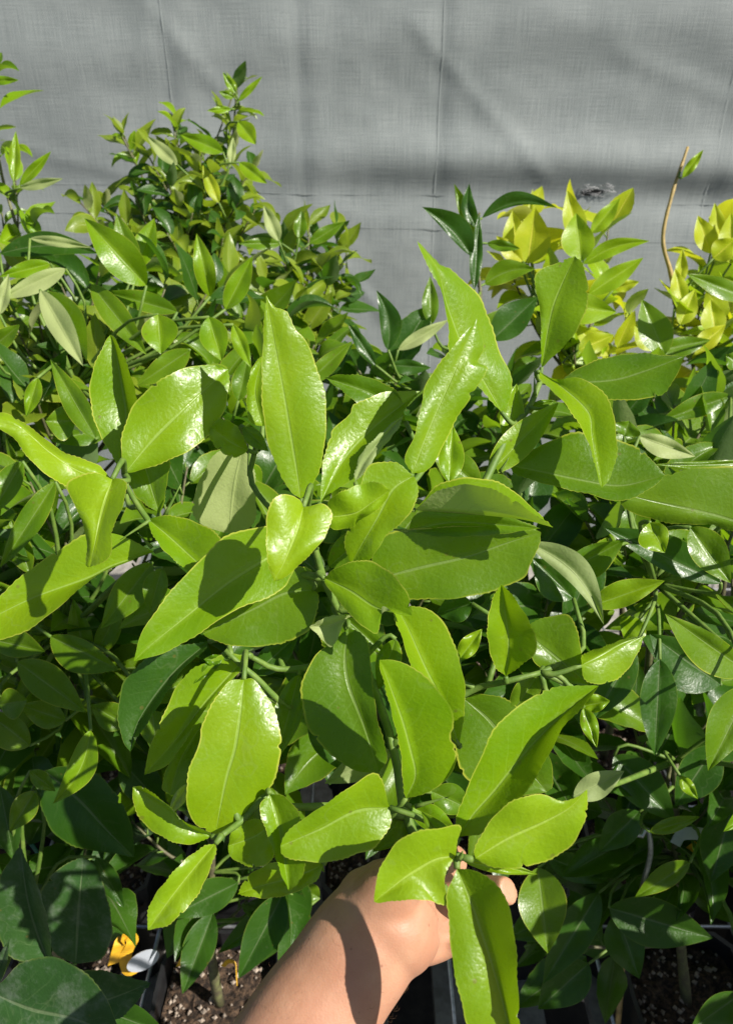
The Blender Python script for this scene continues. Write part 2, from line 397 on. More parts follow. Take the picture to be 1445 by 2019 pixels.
def width_profile(t): return (math.sin(math.pi * t ** .82) ** .85) * (1 - .25 * t ** 3)
def proto_leaf(seed, fold, droop, twist, wave, wide=.5):
    rnd = random.Random(seed); rows, half = 14, 3; v = []; f = []; uv = []
    for i in range(rows + 1):
        t = i / rows; wdt = wide * .5 * max(0, width_profile(t)); ang = droop * t
        yc = math.sin(ang) / droop if abs(droop) > 1e-3 else t; zc = (math.cos(ang) - 1) / droop if abs(droop) > 1e-3 else 0
        tw = twist * t; bx = .04 * math.sin(2.2 * t + seed)
        for k in range(-half, half + 1):
            s = k / half; e = 1 + (.035 * math.sin(i * 2.4 + seed) if abs(k) == half else 0)
            x = s * wdt * e * math.cos(fold * abs(s)); z = abs(s) * wdt * math.sin(fold) + wave * math.sin(7 * t + seed + s) * abs(s) * wdt
            xr, zr = x * math.cos(tw) - z * math.sin(tw), x * math.sin(tw) + z * math.cos(tw)
            v.append((xr + bx, yc - zr * math.sin(ang) * -1 * 0 + zr * math.sin(ang), zc + zr * math.cos(ang))); uv.append((.5 + .5 * s, t))
    n = 2 * half + 1
    for i in range(rows):
        for k in range(n - 1): a = i * n + k; f.append((a, a + 1, a + n + 1, a + n))
    return v, f, uv
PROTO = {}
SPECS = [(1, .35, .5, .2, .10, .46), (2, .6, .9, -.3, .15, .5), (3, .15, .3, .4, .2, .42), (4, .8, 1.3, .1, .1, .52), (5, .45, -.35, -.2, .2, .44), (6, .3, 1.0, .6, .25, .55)]
def protos(mk):
    if mk not in PROTO:
        L = []
        for sp in SPECS:
            v, f, uv = proto_leaf(*sp); me = bpy.data.meshes.new('leaf'); me.from_pydata(v, [], f)
            lay = me.uv_layers.new(name='UVMap')
            for l in me.loops: lay.data[l.index].uv = uv[l.vertex_index]
            me.polygons.foreach_set('use_smooth', [True] * len(me.polygons)); me.materials.append(M[mk]); L.append(me)
        PROTO[mk] = L
    return PROTO[mk]

class Plant:
    def __init__(s, name, gx, gy, label, cat='plant', stem='bark', group='citrus plants in black pots'):
        s.o = thing(name, Vector((gx, gy, BZ)), label, cat, group)
        s.base = Vector((gx, gy, BZ + .19)); s.geo = Geo(); s.tw = Geo(); s.nodes = []; s.stem = stem
        child('pot', POT, s.o); child('soil', SOIL, s.o); q = child('soil_chips', CHIPS, s.o); q['kind'] = 'stuff'
    def trunk(s, pts, r0=.006, r1=.0035, geo=None):
        (geo or s.geo).tube(pts, r0, r1, 8, 4 * len(pts), .06)
        s.nodes += [(q, i / 24) for i, q in enumerate(catmull(pts, 25))]
    def nearest(s, p, low=0.0):
        best = min(s.nodes, key=lambda n: (n[0] - p).length + max(0, n[0].z - p.z) * .8); return best[0]
    def attach(s, p, d=None, r=.0016, thin=.0012):
        a = s.nearest(p)
        if (a - p).length < .0015: return
        mid = a.lerp(p, .55) + Vector((0, 0, -.05 * (a - p).length))
        if d is not None: mid = a.lerp(p - d * min(.03, (a - p).length * .5), .6)
        s.tw.tube([a, mid, p], max(r, .0011 + .018 * (a - p).length * .5), thin, 6, 8)
    def leaf(s, p, d, nrm, size, mk, v=None, wide=1.0):
        d = d.normalized(); n = nrm - d * nrm.dot(d)
        if n.length < 1e-4: n = d.orthogonal()
        n.normalize(); x = d.cross(n)
        m = Matrix(((x.x * size * wide, d.x * size, n.x * size, p.x), (x.y * size * wide, d.y * size, n.y * size, p.y), (x.z * size * wide, d.z * size, n.z * size, p.z), (0, 0, 0, 1)))
        me = protos(mk)[random.randrange(6) if v is None else v]
        return child('leaf', me, s.o, m)
    def shoot(s, tip, n=9, size=.07, mk='mid', r=.0024, mk2=None, start=.3, lean=None, upn=Vector((.35, -.25, .9)), spread=1.0, wide=1.0, ratio=.35):
        a = s.nearest(tip - Vector((0, 0, .5 * abs(tip.z - s.base.z) * .4)))
        L = (tip - a).length; mid = a.lerp(tip, .5) + Vector((random.uniform(-.1, .1), random.uniform(-.1, .1), -.06)) * L
        pts = [a, mid, tip]; s.geo.tube(pts, r, .0010, 6, 12, .05)
        c = catmull(pts, 41); s.nodes += [(q, 0) for q in c[6:36:3]]
        az = random.uniform(0, 6.28)
        for i in range(n):
            t = start + (1 - start) * (i + random.uniform(-.25, .25)) / max(1, n - 1); t = min(1, max(.05, t)); k = min(39, int(t * 40))
            p = c[k]; tan = (c[k + 1] - c[max(0, k - 1)]).normalized(); az += 2.4 + random.uniform(-.3, .3)
            x = tan.orthogonal().normalized(); y = tan.cross(x); rad = x * math.cos(az) + y * math.sin(az)
            ang = R(random.uniform(48, 82)) * (1 - .55 * t ** 3) * spread
            d = tan * math.cos(ang) + rad * math.sin(ang) + Vector((0, 0, random.uniform(-.25, .12)))
            d.normalize(); sz = size * random.uniform(.72, 1.18) * (1 - .35 * t ** 6)
            pe = p + d * (.10 * sz); s.tw.tube([p, pe + d * .002], .0011, .0009, 5, 3)
            nn = upn + tan * .5 + Vector((random.uniform(-.5, .5), random.uniform(-.5, .5), random.uniform(-.2, .3)))
            s.leaf(pe, d, nn, sz, mk2 if (mk2 and random.random() < ratio) else mk, None, wide * random.uniform(.85, 1.2))
    def par(s, b, t, db, dt, wa, wb, mk, face='T', bend=0.0, fold=.35, att=True, arch=0.0):
        """leaf from base pixel, tip pixel and apparent half widths"""
        bx, by = b; tx, ty = t; dx, dy = tx - bx, ty - by; L = math.hypot(dx, dy); nx_, ny_ = dy / L, -dx / L
        T = (.06, .2, .38, .56, .74, .9)
        def off(tt, w_): 
            k = width_profile(tt) * w_ + bend * L * math.sin(math.pi * tt); return (bx + dx * tt + nx_ * k, by + dy * tt + ny_ * k)
        mid = [b] + [off(q, 0) for q in T[1:-1]] + [t]
        s.traced(mid, [off(q, wa) for q in T], [off(q, -wb) for q in T], db, dt, -fold * wa / FPX * db, -fold * wb / FPX * db, mk, face, arch, att, rows=26)
    def traced(s, mid, A, B, d0, d1, dA=-.006, dB=-.006, mk='young', face='T', arch=0.0, att=True, rows=92, und=.0016):
        half = 5; k = rows + 1
        m2 = [Vector((x, y, 0)) for x, y in mid]; b0, e0 = m2[0], m2[-1]
        cm = catmull(m2, k); ca = catmull([b0] + [Vector((x, y, 0)) for x, y in A] + [e0], k); cb = catmull([b0] + [Vector((x, y, 0)) for x, y in B] + [e0], k)
        ar = 0
        for i in range(k - 1):
            e, h = cm[i + 1] - cm[i], ca[i] - cm[i]; ar += e.x * h.y - e.y * h.x
        v = []; uv = []; f = []; ph = random.uniform(0, 6.28)
        bites = [(random.uniform(.25, .95), random.choice((-1, 1)), random.uniform(4, 9), random.uniform(.006, .014)) for _ in range(random.choice((0, 1, 1, 2)))] if rows > 30 else []
        for i in range(k):
            t = i / rows; d = d0 + (d1 - d0) * t + arch * 4 * t * (1 - t); sn = max(0, math.sin(math.pi * t)) ** .7
            wv = und * math.sin(11 * t + ph) * sn
            for q in range(-half, half + 1):
                u = q / half; a = abs(u); E, off = (ca[i], dA) if u < 0 else (cb[i], dB)
                p = cm[i].lerp(E, a)
                if a == 1 and 1 < i < rows - 1 and rows > 30:
                    o_ = E - cm[i]
                    if o_.length > 1e-3: p = p + o_.normalized() * (1.0 * (.5 + .5 * math.sin(i * .19 + ph)) * math.sin(i * 1.75 + ph + .8 * math.sin(i * .23)) + .9 * math.sin(i * .37 + ph * 2) - sum(dp * math.exp(-((t - bt) / bw) ** 2) for bt, sd_, dp, bw in bites if sd_ * u > 0))
                dd = d + off * sn * (a ** 1.35) - .0012 * math.sin(math.pi * a) * sn + wv * a * (1 if u < 0 else -1)
                v.append(P(p.x, p.y, dd)); uv.append((.5 + .5 * u, t))
        n = 2 * half + 1; flip = (ar > 0)   # image y runs down: A on one known side gives normals to the camera
        if face == 'U': flip = not flip
        for i in range(rows):
            for q in range(n - 1):
                a = i * n + q; F = (a, a + 1, a + n + 1, a + n); f.append(F[::-1] if flip else F)
        mesh_obj('leaf', v, f, M[mk], s.o, True, None, uv)
        bp = P(b0.x, b0.y, d0)
        if att: s.attach(bp, (P(cm[2].x, cm[2].y, d0) - bp).normalized(), .0018, .0013)
    def done(s, twmat='greenstem'):
        n0 = len(s.geo.v); nf = len(s.geo.f)
        o = mesh_obj('stem', s.geo.v + s.tw.v, s.geo.f + [tuple(i + n0 for i in f) for f in s.tw.f], M[s.stem], s.o)
        o.data.materials.append(M[twmat])
        for i in range(nf, len(o.data.polygons)): o.data.polygons[i].material_index = 1

exec_order = []
# ------------------------------------------------------------------ the held plant
H = Plant('held_citrus_plant', .01, .29, 'bright glossy young citrus plant with its stem gripped in the hand', 'plant', 'greenstem')
hand_pt = P(868, 1748, .375)
H.trunk([H.base, P(962, 1965, .50), P(930, 1835, .41), hand_pt, P(800, 1610, .395), P(775, 1470, .41), P(715, 1300, .418), P(668, 1205, .412), P(637, 1140, .402), P(622, 1085, .398), P(605, 1010, .392)], .0052, .0018)
def br(*pp, r0=.0026, r1=.0014): H.trunk([P(*q) for q in pp], r0, r1)
br((715, 1300, .418), (595, 1400, .42), (500, 1332, .405), (444, 1282, .402))            # left lower branch
br((668, 1205, .412), (800, 1100, .43), (935, 985, .445), (958, 945, .45), (1003, 855, .462), (1043, 803, .468), (1064, 752, .47), r0=.0034, r1=.0018)
br((775, 1470, .41), (918, 1367, .42), (1000, 1343, .408), (1066, 1326, .41))
br((637, 1140, .402), (480, 1110, .44), (340, 1075, .43), (290, 1022, .415), (252, 962, .405), (246, 935, .402), r0=.0024)
br((800, 1610, .395), (700, 1590, .385), (560, 1590, .37), (530, 1565, .36), (480, 1615, .36), (436, 1648, .345))
br((868, 1748, .375), (880, 1700, .345), (905, 1690, .318), (932, 1694, .313), r0=.0024)
br((715, 1300, .418), (560, 1320, .42), (495, 1295, .41))
br((775, 1470, .41), (840, 1400, .41), (905, 1470, .40))
br((668, 1205, .412), (760, 1010, .41), (812, 935, .385))
br((622, 1085, .398), (500, 960, .43), (505, 880, .425))
T = H.traced
T([(593,983),(580,900),(563,800),(540,670),(525,582)],[(570,965),(532,885),(517,790),(518,690),(522,620)],[(607,970),(635,910),(644,805),(632,745),(605,675),(583,648),(565,615),(543,605)],.390,.374,-.004,.003,'young')
T([(598,1000),(585,1050),(560,1110),(540,1146)],[(590,985),(556,974),(530,1000),(525,1050),(528,1110)],[(610,998),(640,994),(655,1015),(640,1060),(600,1105),(560,1140)],.352,.340,-.003,.004,'lime',arch=-.004)
T([(248,932),(300,870),(370,800),(450,728)],[(240,900),(243,850),(270,790),(330,740),(400,719)],[(275,928),(340,905),(400,870),(440,815),(452,760)],.400,.424,-.003,.003,'young',arch=-.003,und=.003)
T([(245,932),(250,830),(243,770),(228,690),(218,660)],[(225,905),(190,840),(177,775),(185,725),(205,680)],[(262,900),(275,820),(268,775),(250,715),(228,668)],.436,.452,-.0065,-.020,'young')
T([(225,948),(160,930),(100,893),(40,845),(-40,825)],[(205,928),(190,914),(125,890),(75,853),(30,822),(0,814)],[(190,955),(128,957),(65,912),(33,870),(5,848)],.385,.365,.010,-.004,'lime',und=.004)
T([(222,945),(205,1000),(190,1060),(178,1118)],[(190,932),(150,940),(132,960),(150,1000),(166,1040),(172,1080),(170,1115)],[(235,943),(250,955),(242,1000),(222,1045),(219,1095),(195,1112)],.372,.360,.004,-.006,'lime',arch=-.004)
T([(314,1012),(300,965),(283,910),(270,880)],[(300,1003),(270,980),(252,945),(248,905)],[(322,1000),(330,950),(335,905),(310,875)],.425,.435,-.004,-.004,'mid')
T([(294,1025),(330,1055),(385,1105),(430,1140)],[(310,1018),(350,1018),(400,1035),(434,1058),(445,1100)],[(295,1040),(315,1075),(345,1105),(390,1140)],.415,.405,-.004,-.008,'young')
T([(577,1072),(520,1105),(450,1150),(375,1210),(300,1270),(264,1304)],[(560,1035),(525,1037),(480,1045),(435,1063),(400,1100),(350,1150),(300,1215),(275,1260)],[(585,1105),(572,1140),(560,1160),(520,1182),(460,1205),(400,1245),(340,1280),(290,1298)],.395,.365,-.005,-.004,'young')
T([(618,1163),(560,1170),(500,1200),(400,1250)],[(610,1120),(560,1125),(480,1180),(420,1220)],[(628,1175),(622,1220),(600,1250),(550,1270),(475,1275),(420,1262)],.412,.408,-.003,-.003,'mid')
T([(640,1140),(690,1165),(745,1200),(812,1214)],[(665,1118),(720,1104),(770,1128),(800,1165),(812,1195)],[(645,1155),(690,1212),(720,1238),(742,1250),(750,1225),(755,1196),(785,1212)],.392,.375,-.006,-.002,'young')
T([(632,992),(672,915),(735,845),(828,771)],[(634,940),(640,900),(655,850),(690,815),(700,797),(760,773)],[(650,975),(705,935),(745,880),(795,812)],.404,.432,-.003,-.006,'young',und=.002)
T([(700,950),(725,900),(795,818)],[(700,930),(715,890),(760,845)],[(720,930),(745,895),(785,845)],.405,.408,-.002,-.002,'mid','U')
T([(812,934),(848,840),(888,750),(940,627)],[(798,905),(818,855),(830,800),(843,750),(883,695),(913,660)],[(838,930),(863,900),(898,830),(933,775),(960,728),(943,714),(953,690),(950,665)],.385,.395,-.003,.006,'young')
T([(988,812),(955,755),(915,690),(880,600),(862,530),(822,475)],[(940,760),(900,715),(885,690),(883,640),(868,570),(840,520)],[(1000,800),(1010,750),(988,700),(963,625),(943,582),(893,535),(868,520)],.458,.428,-.006,.012,'young')
T([(1067,724),(1085,620),(1105,565),(1133,505)],[(1066,690),(1065,620),(1056,570),(1053,545),(1068,530),(1095,519)],[(1075,718),(1123,670),(1150,625),(1160,580),(1150,525)],.468,.450,-.004,-.006,'young')
T([(1063,733),(1103,760),(1158,812),(1166,860),(1176,920),(1186,962)],[(1068,752),(1108,790),(1146,845),(1165,890),(1178,940)],[(1093,747),(1138,745),(1173,760),(1203,795),(1215,860),(1215,900),(1203,940)],.462,.430,-.016,-.004,'young','T')
T([(1100,755),(1205,750),(1275,730),(1350,702)],[(1115,742),(1155,718),(1200,703),(1265,696),(1315,701)],[(1150,775),(1205,788),(1250,788),(1300,780),(1325,755)],.476,.465,.012,-.012,'mid')
T([(1003,917),(1073,932),(1148,948),(1225,958),(1310,937)],[(1023,900),(1063,880),(1113,857),(1148,852),(1188,860),(1228,870),(1273,895)],[(1023,938),(1098,960),(1163,975),(1223,988),(1280,965)],.468,.455,.004,-.006,'mid')
T([(818,1006),(898,1012),(973,1018),(1033,1025),(1090,1040)],[(858,971),(908,956),(958,961),(1003,980),(1048,1010)],[(858,960),(893,945),(938,942),(993,955),(1043,995),(1068,1018)],.392,.378,-.016,.010,'young','U')
T([(742,1145),(780,1132),(848,1115),(923,1097),(1000,1070),(1066,1050)],[(733,1090),(763,1052),(823,1042),(923,1037),(998,1040),(1050,1043)],[(780,1172),(808,1181),(898,1180),(973,1165),(1030,1140),(1045,1115),(1062,1075)],.412,.405,-.004,-.005,'mid')
T([(997,1334),(1001,1300),(1001,1250),(993,1190),(988,1152)],[(973,1310),(961,1260),(961,1225),(968,1190),(978,1165)],[(1023,1315),(1053,1290),(1058,1265),(1043,1225),(1018,1185),(1001,1163)],.405,.385,-.006,-.010,'young')
T([(1164,1352),(1113,1310),(1058,1265),(1030,1240)],[(1148,1300),(1138,1245),(1118,1212),(1060,1222)],[(1123,1347),(1083,1330),(1050,1300)],.418,.425,-.003,-.003,'mid')
T([(1145,1312),(1185,1290),(1225,1268),(1269,1254)],[(1150,1290),(1190,1275),(1230,1260)],[(1150,1335),(1165,1348),(1203,1345),(1233,1325),(1258,1285)],.406,.420,-.014,-.002,'young')
T([(905,1650),(933,1605),(973,1560),(1043,1475),(1113,1405),(1180,1352)],[(898,1630),(903,1600),(918,1560),(933,1525),(953,1480),(978,1430),(1018,1395),(1068,1362),(1098,1355),(1138,1351)],[(960,1640),(1010,1600),(1035,1565),(1058,1530),(1083,1485),(1113,1430),(1153,1390)],.352,.362,-.004,-.016,'young')
T([(937,1692),(1003,1652),(1073,1620),(1123,1592),(1157,1556)],[(935,1675),(958,1630),(993,1590),(1033,1570),(1073,1567),(1108,1580),(1138,1570)],[(948,1700),(983,1712),(1033,1710),(1083,1695),(1123,1670),(1148,1630),(1158,1590)],.313,.318,-.003,.003,'lime',und=.002)
T([(898,1688),(858,1695),(813,1720),(773,1750),(737,1778)],[(901,1660),(908,1628),(868,1632),(818,1640),(783,1660),(758,1695),(743,1730)],[(890,1700),(876,1735),(883,1780),(865,1783),(843,1775),(793,1775),(750,1780)],.314,.306,-.003,-.004,'lime')
T([(901,1713),(923,1765),(943,1820),(968,1895),(1000,2010),(1012,2090)],[(893,1730),(881,1760),(883,1805),(890,1880),(898,1930),(910,1980),(925,2030),(965,2075)],[(933,1715),(968,1735),(995,1765),(1010,1820),(1018,1880),(1020,1940),(1025,2020),(1022,2065)],.312,.294,-.003,-.012,'young')
T([(800,1574),(818,1530),(808,1480),(790,1415),(760,1330),(748,1301)],[(795,1555),(793,1530),(790,1485),(778,1430),(763,1370),(750,1320)],[(850,1560),(893,1520),(900,1480),(888,1455),(895,1430),(890,1400),(868,1365),(840,1335),(808,1312),(775,1302)],.372,.350,-.014,-.003,'young')
T([(905,1470),(880,1400),(835,1310),(805,1240),(785,1200)],[(830,1400),(808,1310),(793,1260),(776,1212)],[(912,1430),(917,1360),(905,1300),(885,1245),(853,1205),(813,1196)],.402,.385,-.016,-.003,'young')
T([(688,1238),(680,1290),(688,1350),(718,1430),(747,1524)],[(655,1265),(620,1295),(597,1340),(594,1380),(610,1440),(650,1485),(690,1515),(725,1523)],[(715,1250),(728,1280),(735,1350),(745,1420),(763,1490)],.408,.395,-.003,-.005,'mid')
T([(481,1340),(473,1410),(463,1475),(445,1540),(425,1645)],[(450,1345),(420,1385),(398,1430),(395,1460),(375,1510),(368,1550),(370,1590),(385,1625)],[(500,1340),(525,1370),(545,1410),(555,1460),(550,1510),(535,1550),(510,1585),(470,1625)],.366,.360,-.006,.005,'young',arch=-.0055)
T([(488,1292),(410,1380),(350,1455),(285,1528)],[(440,1290),(400,1310),(375,1322),(345,1360),(325,1405),(305,1450),(290,1495)],[(480,1315),(440,1360),(400,1405),(350,1485),(320,1515)],.408,.395,-.004,-.004,'young')
T([(412,1265),(340,1330),(275,1420),(258,1483)],[(320,1280),(255,1330),(237,1370),(233,1420),(243,1460)],[(400,1285),(365,1315),(330,1365),(300,1412),(272,1455)],.418,.405,-.004,-.012,'dark')
T([(405,1420),(360,1490),(335,1567)],[(370,1440),(335,1500),(320,1550)],[(405,1470),(375,1540),(355,1568)],.408,.400,-.004,-.004,'mid')
T([(417,1649),(372,1630),(330,1587),(262,1551)],[(395,1660),(360,1665),(320,1650),(285,1625),(265,1590)],[(412,1640),(360,1618),(340,1595),(310,1570),(285,1552)],.347,.340,-.002,-.012,'young')
T([(425,1663),(385,1710),(345,1760),(292,1834)],[(400,1670),(360,1700),(325,1740),(300,1775),(291,1805)],[(426,1680),(410,1725),(390,1765),(360,1800),(330,1825)],.342,.330,-.003,-.003,'lime')
T([(532,1628),(500,1650),(450,1668)],[(520,1616),(490,1617),(460,1632)],[(540,1690),(505,1710),(470,1700),(452,1684)],.362,.360,-.003,-.003,'young')
T([(532,1565),(545,1605),(555,1660),(570,1757)],[(512,1590),(520,1625),(540,1680),(555,1725)],[(560,1570),(585,1595),(594,1620),(602,1660),(603,1705),(590,1740)],.355,.345,-.004,-.008,'young')
T([(637,1705),(580,1730),(520,1745),(469,1763)],[(600,1690),(540,1700),(490,1727)],[(625,1735),(575,1762),(530,1771),(500,1769)],.365,.362,-.003,-.003,'young')
T([(768,1592),(700,1600),(630,1635),(553,1668)],[(745,1525),(700,1545),(635,1590),(590,1620),(560,1648)],[(770,1625),(740,1670),(700,1685),(660,1698),(620,1700),(580,1695),(556,1685)],.350,.338,-.003,-.003,'young')
T([(915,1378),(965,1420),(1010,1480),(1078,1562)],[(950,1368),(1010,1385),(1060,1440),(1085,1500),(1090,1545)],[(895,1400),(893,1450),(905,1510),(930,1545),(1000,1570)],.425,.425,-.003,-.003,'mid')
T([(305,1088),(225,1115),(175,1140),(75,1175),(0,1210),(-60,1242)],[(290,1080),(260,1065),(215,1050),(165,1055),(100,1095),(50,1130),(0,1175),(-40,1215)],[(260,1105),(200,1130),(165,1155),(125,1190),(75,1230),(40,1250),(0,1262),(-40,1257)],.432,.410,-.004,-.012,'young')
T([(518,840),(503,770),(520,700)],[(492,830),(487,770),(500,720)],[(535,830),(540,760),(530,710)],.425,.42,-.003,-.003,'young')
T([(490,888),(455,872),(416,842)],[(480,862),(465,838),(435,825)],[(465,902),(435,890),(413,862)],.422,.415,-.004,-.002,'young')
T([(478,884),(462,960),(452,1052)],[(430,890),(395,945),(382,985),(383,1020),(415,1042)],[(490,900),(503,935),(505,985),(502,1030),(470,1050)],.468,.478,-.003,-.003,'young','U')
T([(815,938),(775,965),(745,1020),(710,1080),(690,1117)],[(780,912),(735,914),(715,940),(705,1000),(680,1060)],[(822,950),(822,985),(798,1025),(763,1055),(728,1105)],.385,.392,-.002,-.003,'young',arch=-.006)
T([(645,1020),(700,1012),(735,990),(768,966)],[(650,985),(690,962),(740,950)],[(655,1043),(695,1040),(705,1025),(735,1012),(760,988)],.372,.368,-.003,.004,'lime',und=.003)
T([(805,1047),(900,1030),(1065,1042)],[(822,1012),(900,1006),(990,1015)],[(870,1058),(960,1056)],.408,.40,-.003,-.003,'mid')
T([(800,832),(740,780),(640,744)],[(785,775),(730,745),(680,738)],[(720,805),(680,775)],.432,.425,-.004,-.004,'mid')
T([(692,1215),(650,1232),(610,1236)],[(680,1225),(655,1275),(625,1250)],[(670,1212),(640,1218)],.405,.400,-.003,-.003,'young','U')
p = H.par
p((885, 950), (892, 838), .41, .42, 24, 28, 'young'); p((962, 935), (1102, 792), .458, .465, 34, 30, 'young'); p((1000, 872), (1018, 756), .468, .47, 22, 26, 'young')
p((648, 1118), (748, 1030), .41, .405, 30, 30, 'mid'); p((372, 1545), (332, 1608), .375, .365, 14, 12, 'young', 'U')
p((1150, 1395), (1176, 1474), .412, .405, 18, 17, 'young'); p((1150, 1392), (1202, 1382), .415, .41, 20, 18, 'young')
p((480, 842), (530, 890), .41, .405, 16, 18, 'mid'); p((440, 1300), (402, 1300), .405, .40, 16, 10, 'mid'); p((440, 1290), (382, 1348), .405, .40, 12, 12, 'mid')
p((590, 1330), (545, 1500), .42, .41, 28, 30, 'mid'); p((800, 1600), (735, 1680), .395, .39, 34, 30, 'mid'); p((810, 1590), (900, 1640), .395, .40, 26, 26, 'young'); p((850, 1560), (935, 1600), .40, .41, 34, 30, 'mid')
p((770, 1480), (640, 1545), .42, .42, 30, 28, 'mid', 'U'); p((610, 1420), (700, 1530), .425, .43, 36, 30, 'dark'); p((780, 1260), (745, 1360), .415, .42, 26, 24, 'mid')
p((905, 1300), (950, 1240), .42, .42, 20, 18, 'young'); p((1063, 1326), (1000, 1420), .42, .425, 26, 26, 'mid'); p((930, 1190), (860, 1210), .43, .44, 30, 30, 'dark')
p((905, 1690), (1060, 1724), .325, .335, 14, 16, 'young'); p((900, 1680), (830, 1600), .33, .345, 20, 20, 'mid'); p((560, 1300), (640, 1380), .43, .43, 24, 26, 'dark')
p((500, 1330), (590, 1250), .425, .43, 26, 28, 'dark'); p((660, 1200), (760, 1290), .425, .43, 30, 28, 'mid'); p((1043, 805), (1095, 790), .47, .47, 10, 10, 'mid')
p((560, 1600), (640, 1720), .36, .37, 24, 26, 'mid'); p((945, 960), (850, 880), .45, .45, 34, 34, 'mid'); p((1040, 1070), (1190, 1232), .45, .44, 36, 20, 'mid', 'U', .12)
p((1130, 1180), (1050, 1100), .46, .46, 40, 36, 'dark')
H.done()
# thorns on the held plant
for (a, b_, dd) in (((297, 1025), (237, 1065), .415), ((325, 1018), (357, 955), .415), ((1044, 804), (1078, 806), .466), ((1054, 780), (1053, 742), .466), ((985, 930), (1003, 902), .455), ((818, 1590), (885, 1571), .365), ((300, 1080), (272, 1050), .425), ((905, 1693), (912, 1678), .312)):
    g = Geo(); pa = P(a[0], a[1], dd); pb = P(b_[0], b_[1], dd - .004); g.tube([pa, pa.lerp(pb, .5), pb], .0013, .0002, 6, 5); g.make('thorn', M['greenstem'], H.o)
    H2 = H.nearest(pa)

# ------------------------------------------------------------------ neighbours
def mk_plant(name, gx, gy, label, top, stem='bark', mids=()):
    q = Plant(name, gx, gy, label, 'plant', stem); tp = P(*top)
    q.trunk([q.base, q.base.lerp(tp, .35) + Vector((random.uniform(-.02, .02), random.uniform(-.02, .02), .03))] + [P(*m_) for m_ in mids] + [tp], .0062, .0030)
    return q
def shoots(q, lst, n, size, mk, mk2=None, **k):
    for t in lst: q.shoot(P(*t), n, size, mk, .0024, mk2, **k)

# dense small leaved bush
b = mk_plant('dense_citrus_bush', -.35, 1.19, 'tall dense small-leaved bush with one yellowed leaf, against the cloth', (370, 480, 1.15))
shoots(b, [(470, 160, 1.12), (455, 250, 1.13), (340, 240, 1.12), (240, 255, 1.1), (290, 300, 1.08), (400, 290, 1.12), (500, 330, 1.13), (420, 340, 1.05), (330, 360, 1.05), (265, 380, 1.08), (160, 400, 1.05), (470, 400, 1.06), (380, 420, 1.02), (240, 430, 1.05), (440, 470, 1.03), (330, 460, 1.0), (505, 410, 1.1), (200, 400, 1.12), (350, 300, 1.18), (430, 420, 1.18), (290, 420, 1.18)], 17, .058, 'olive', 'dark', start=.22)  # dark leaf colour mixed in stands for the shaded inside of the bush
b.shoot(P(468, 165, 1.12), 7, .045, 'young', start=.6); b.shoot(P(345, 225, 1.12), 9, .045, 'young', start=.5); b.shoot(P(238, 262, 1.1), 9, .042, 'young', start=.5)
b.par((432, 400), (400, 325), 1.03, 1.03, 14, 13, 'yellow'); b.par((440, 300), (355, 265), 1.04, 1.04, 16, 20, 'young'); b.par((472, 320), (527, 362), 1.04, 1.03, 14, 16, 'young'); b.par((470, 240), (505, 285), 1.06, 1.05, 20, 16, 'young')
b.par((350, 325), (290, 268), 1.04, 1.05, 14, 14, 'young', 'U'); b.par((455, 325), (460, 270), 1.05, 1.05, 9, 9, 'young', 'U'); b.par((390, 420), (378, 345), 1.06, 1.06, 16, 16, 'dark')
b.par((470, 200), (518, 150), 1.11, 1.1, 8, 7, 'young'); b.par((466, 185), (440, 142), 1.11, 1.1, 9, 8, 'young'); b.par((462, 192), (432, 180), 1.11, 1.1, 9, 8, 'mid'); b.par((456, 215), (408, 218), 1.11, 1.1, 8, 8, 'young')
b.done()
b = mk_plant('citrus_bush', -.17, 1.19, 'small-leaved bush right of the tall dense bush, lower, against bare cloth', (600, 640, 1.1))
shoots(b, [(610, 430, 1.1), (665, 440, 1.1), (545, 430, 1.08), (685, 500, 1.1), (640, 520, 1.08), (560, 500, 1.05), (600, 560, 1.03), (660, 590, 1.08), (520, 560, 1.02), (620, 480, 1.12), (580, 600, 1.0), (685, 560, 1.12)], 13, .062, 'olive', 'dark', start=.22)  # same dark leaf mix, shade of the interior put into colour
b.par((550, 475), (520, 405), 1.0, 1.0, 14, 16, 'young', 'U'); b.par((610, 480), (680, 437), 1.04, 1.04, 15, 14, 'mid'); b.par((590, 470), (595, 415), 1.03, 1.03, 14, 14, 'mid'); b.par((555, 480), (470, 480), 1.02, 1.0, 14, 12, 'mid')
b.done()
# left plants
b = mk_plant('citrus_plant', -.53, 1.01, 'thin citrus shoots rising at the cloth edge beside the dense bush', (-60, 520, .98))
shoots(b, [(30, 330, .95), (-10, 130, .95), (70, 440, .95), (-60, 250, .96), (-100, 400, .95), (5, 420, 1.0)], 7, .06, 'young', 'mid', start=.5)
b.par((28, 358), (32, 258), .92, .92, 13, 12, 'young'); b.par((40, 365), (102, 298), .92, .91, 13, 12, 'young'); b.par((40, 370), (125, 352), .92, .9, 10, 12, 'young', 'U'); b.par((-20, 160), (38, 158), .9, .89, 10, 9, 'young')
b.par((80, 465), (50, 420), .95, .95, 13, 13, 'young'); b.par((-25, 130), (3, 105), .9, .9, 8, 8, 'young'); b.done()
b = mk_plant('citrus_plant', -.35, .83, 'long-leaved citrus plant with pale leaf undersides in front of dense bush', (150, 760, .80))
q = b.par
q((289, 563), (167, 430), .76, .74, 36, 38, 'young', arch=-.01); q((0, 500), (195, 500), .80, .79, 30, 20, 'dark', bend=.08); q((60, 470), (182, 488), .78, .77, 12, 9, 'young', 'U'); q((80, 572), (165, 722), .72, .70, 26, 24, 'young', 'U'); q((95, 575), (172, 715), .725, .71, 40, -10, 'mid')
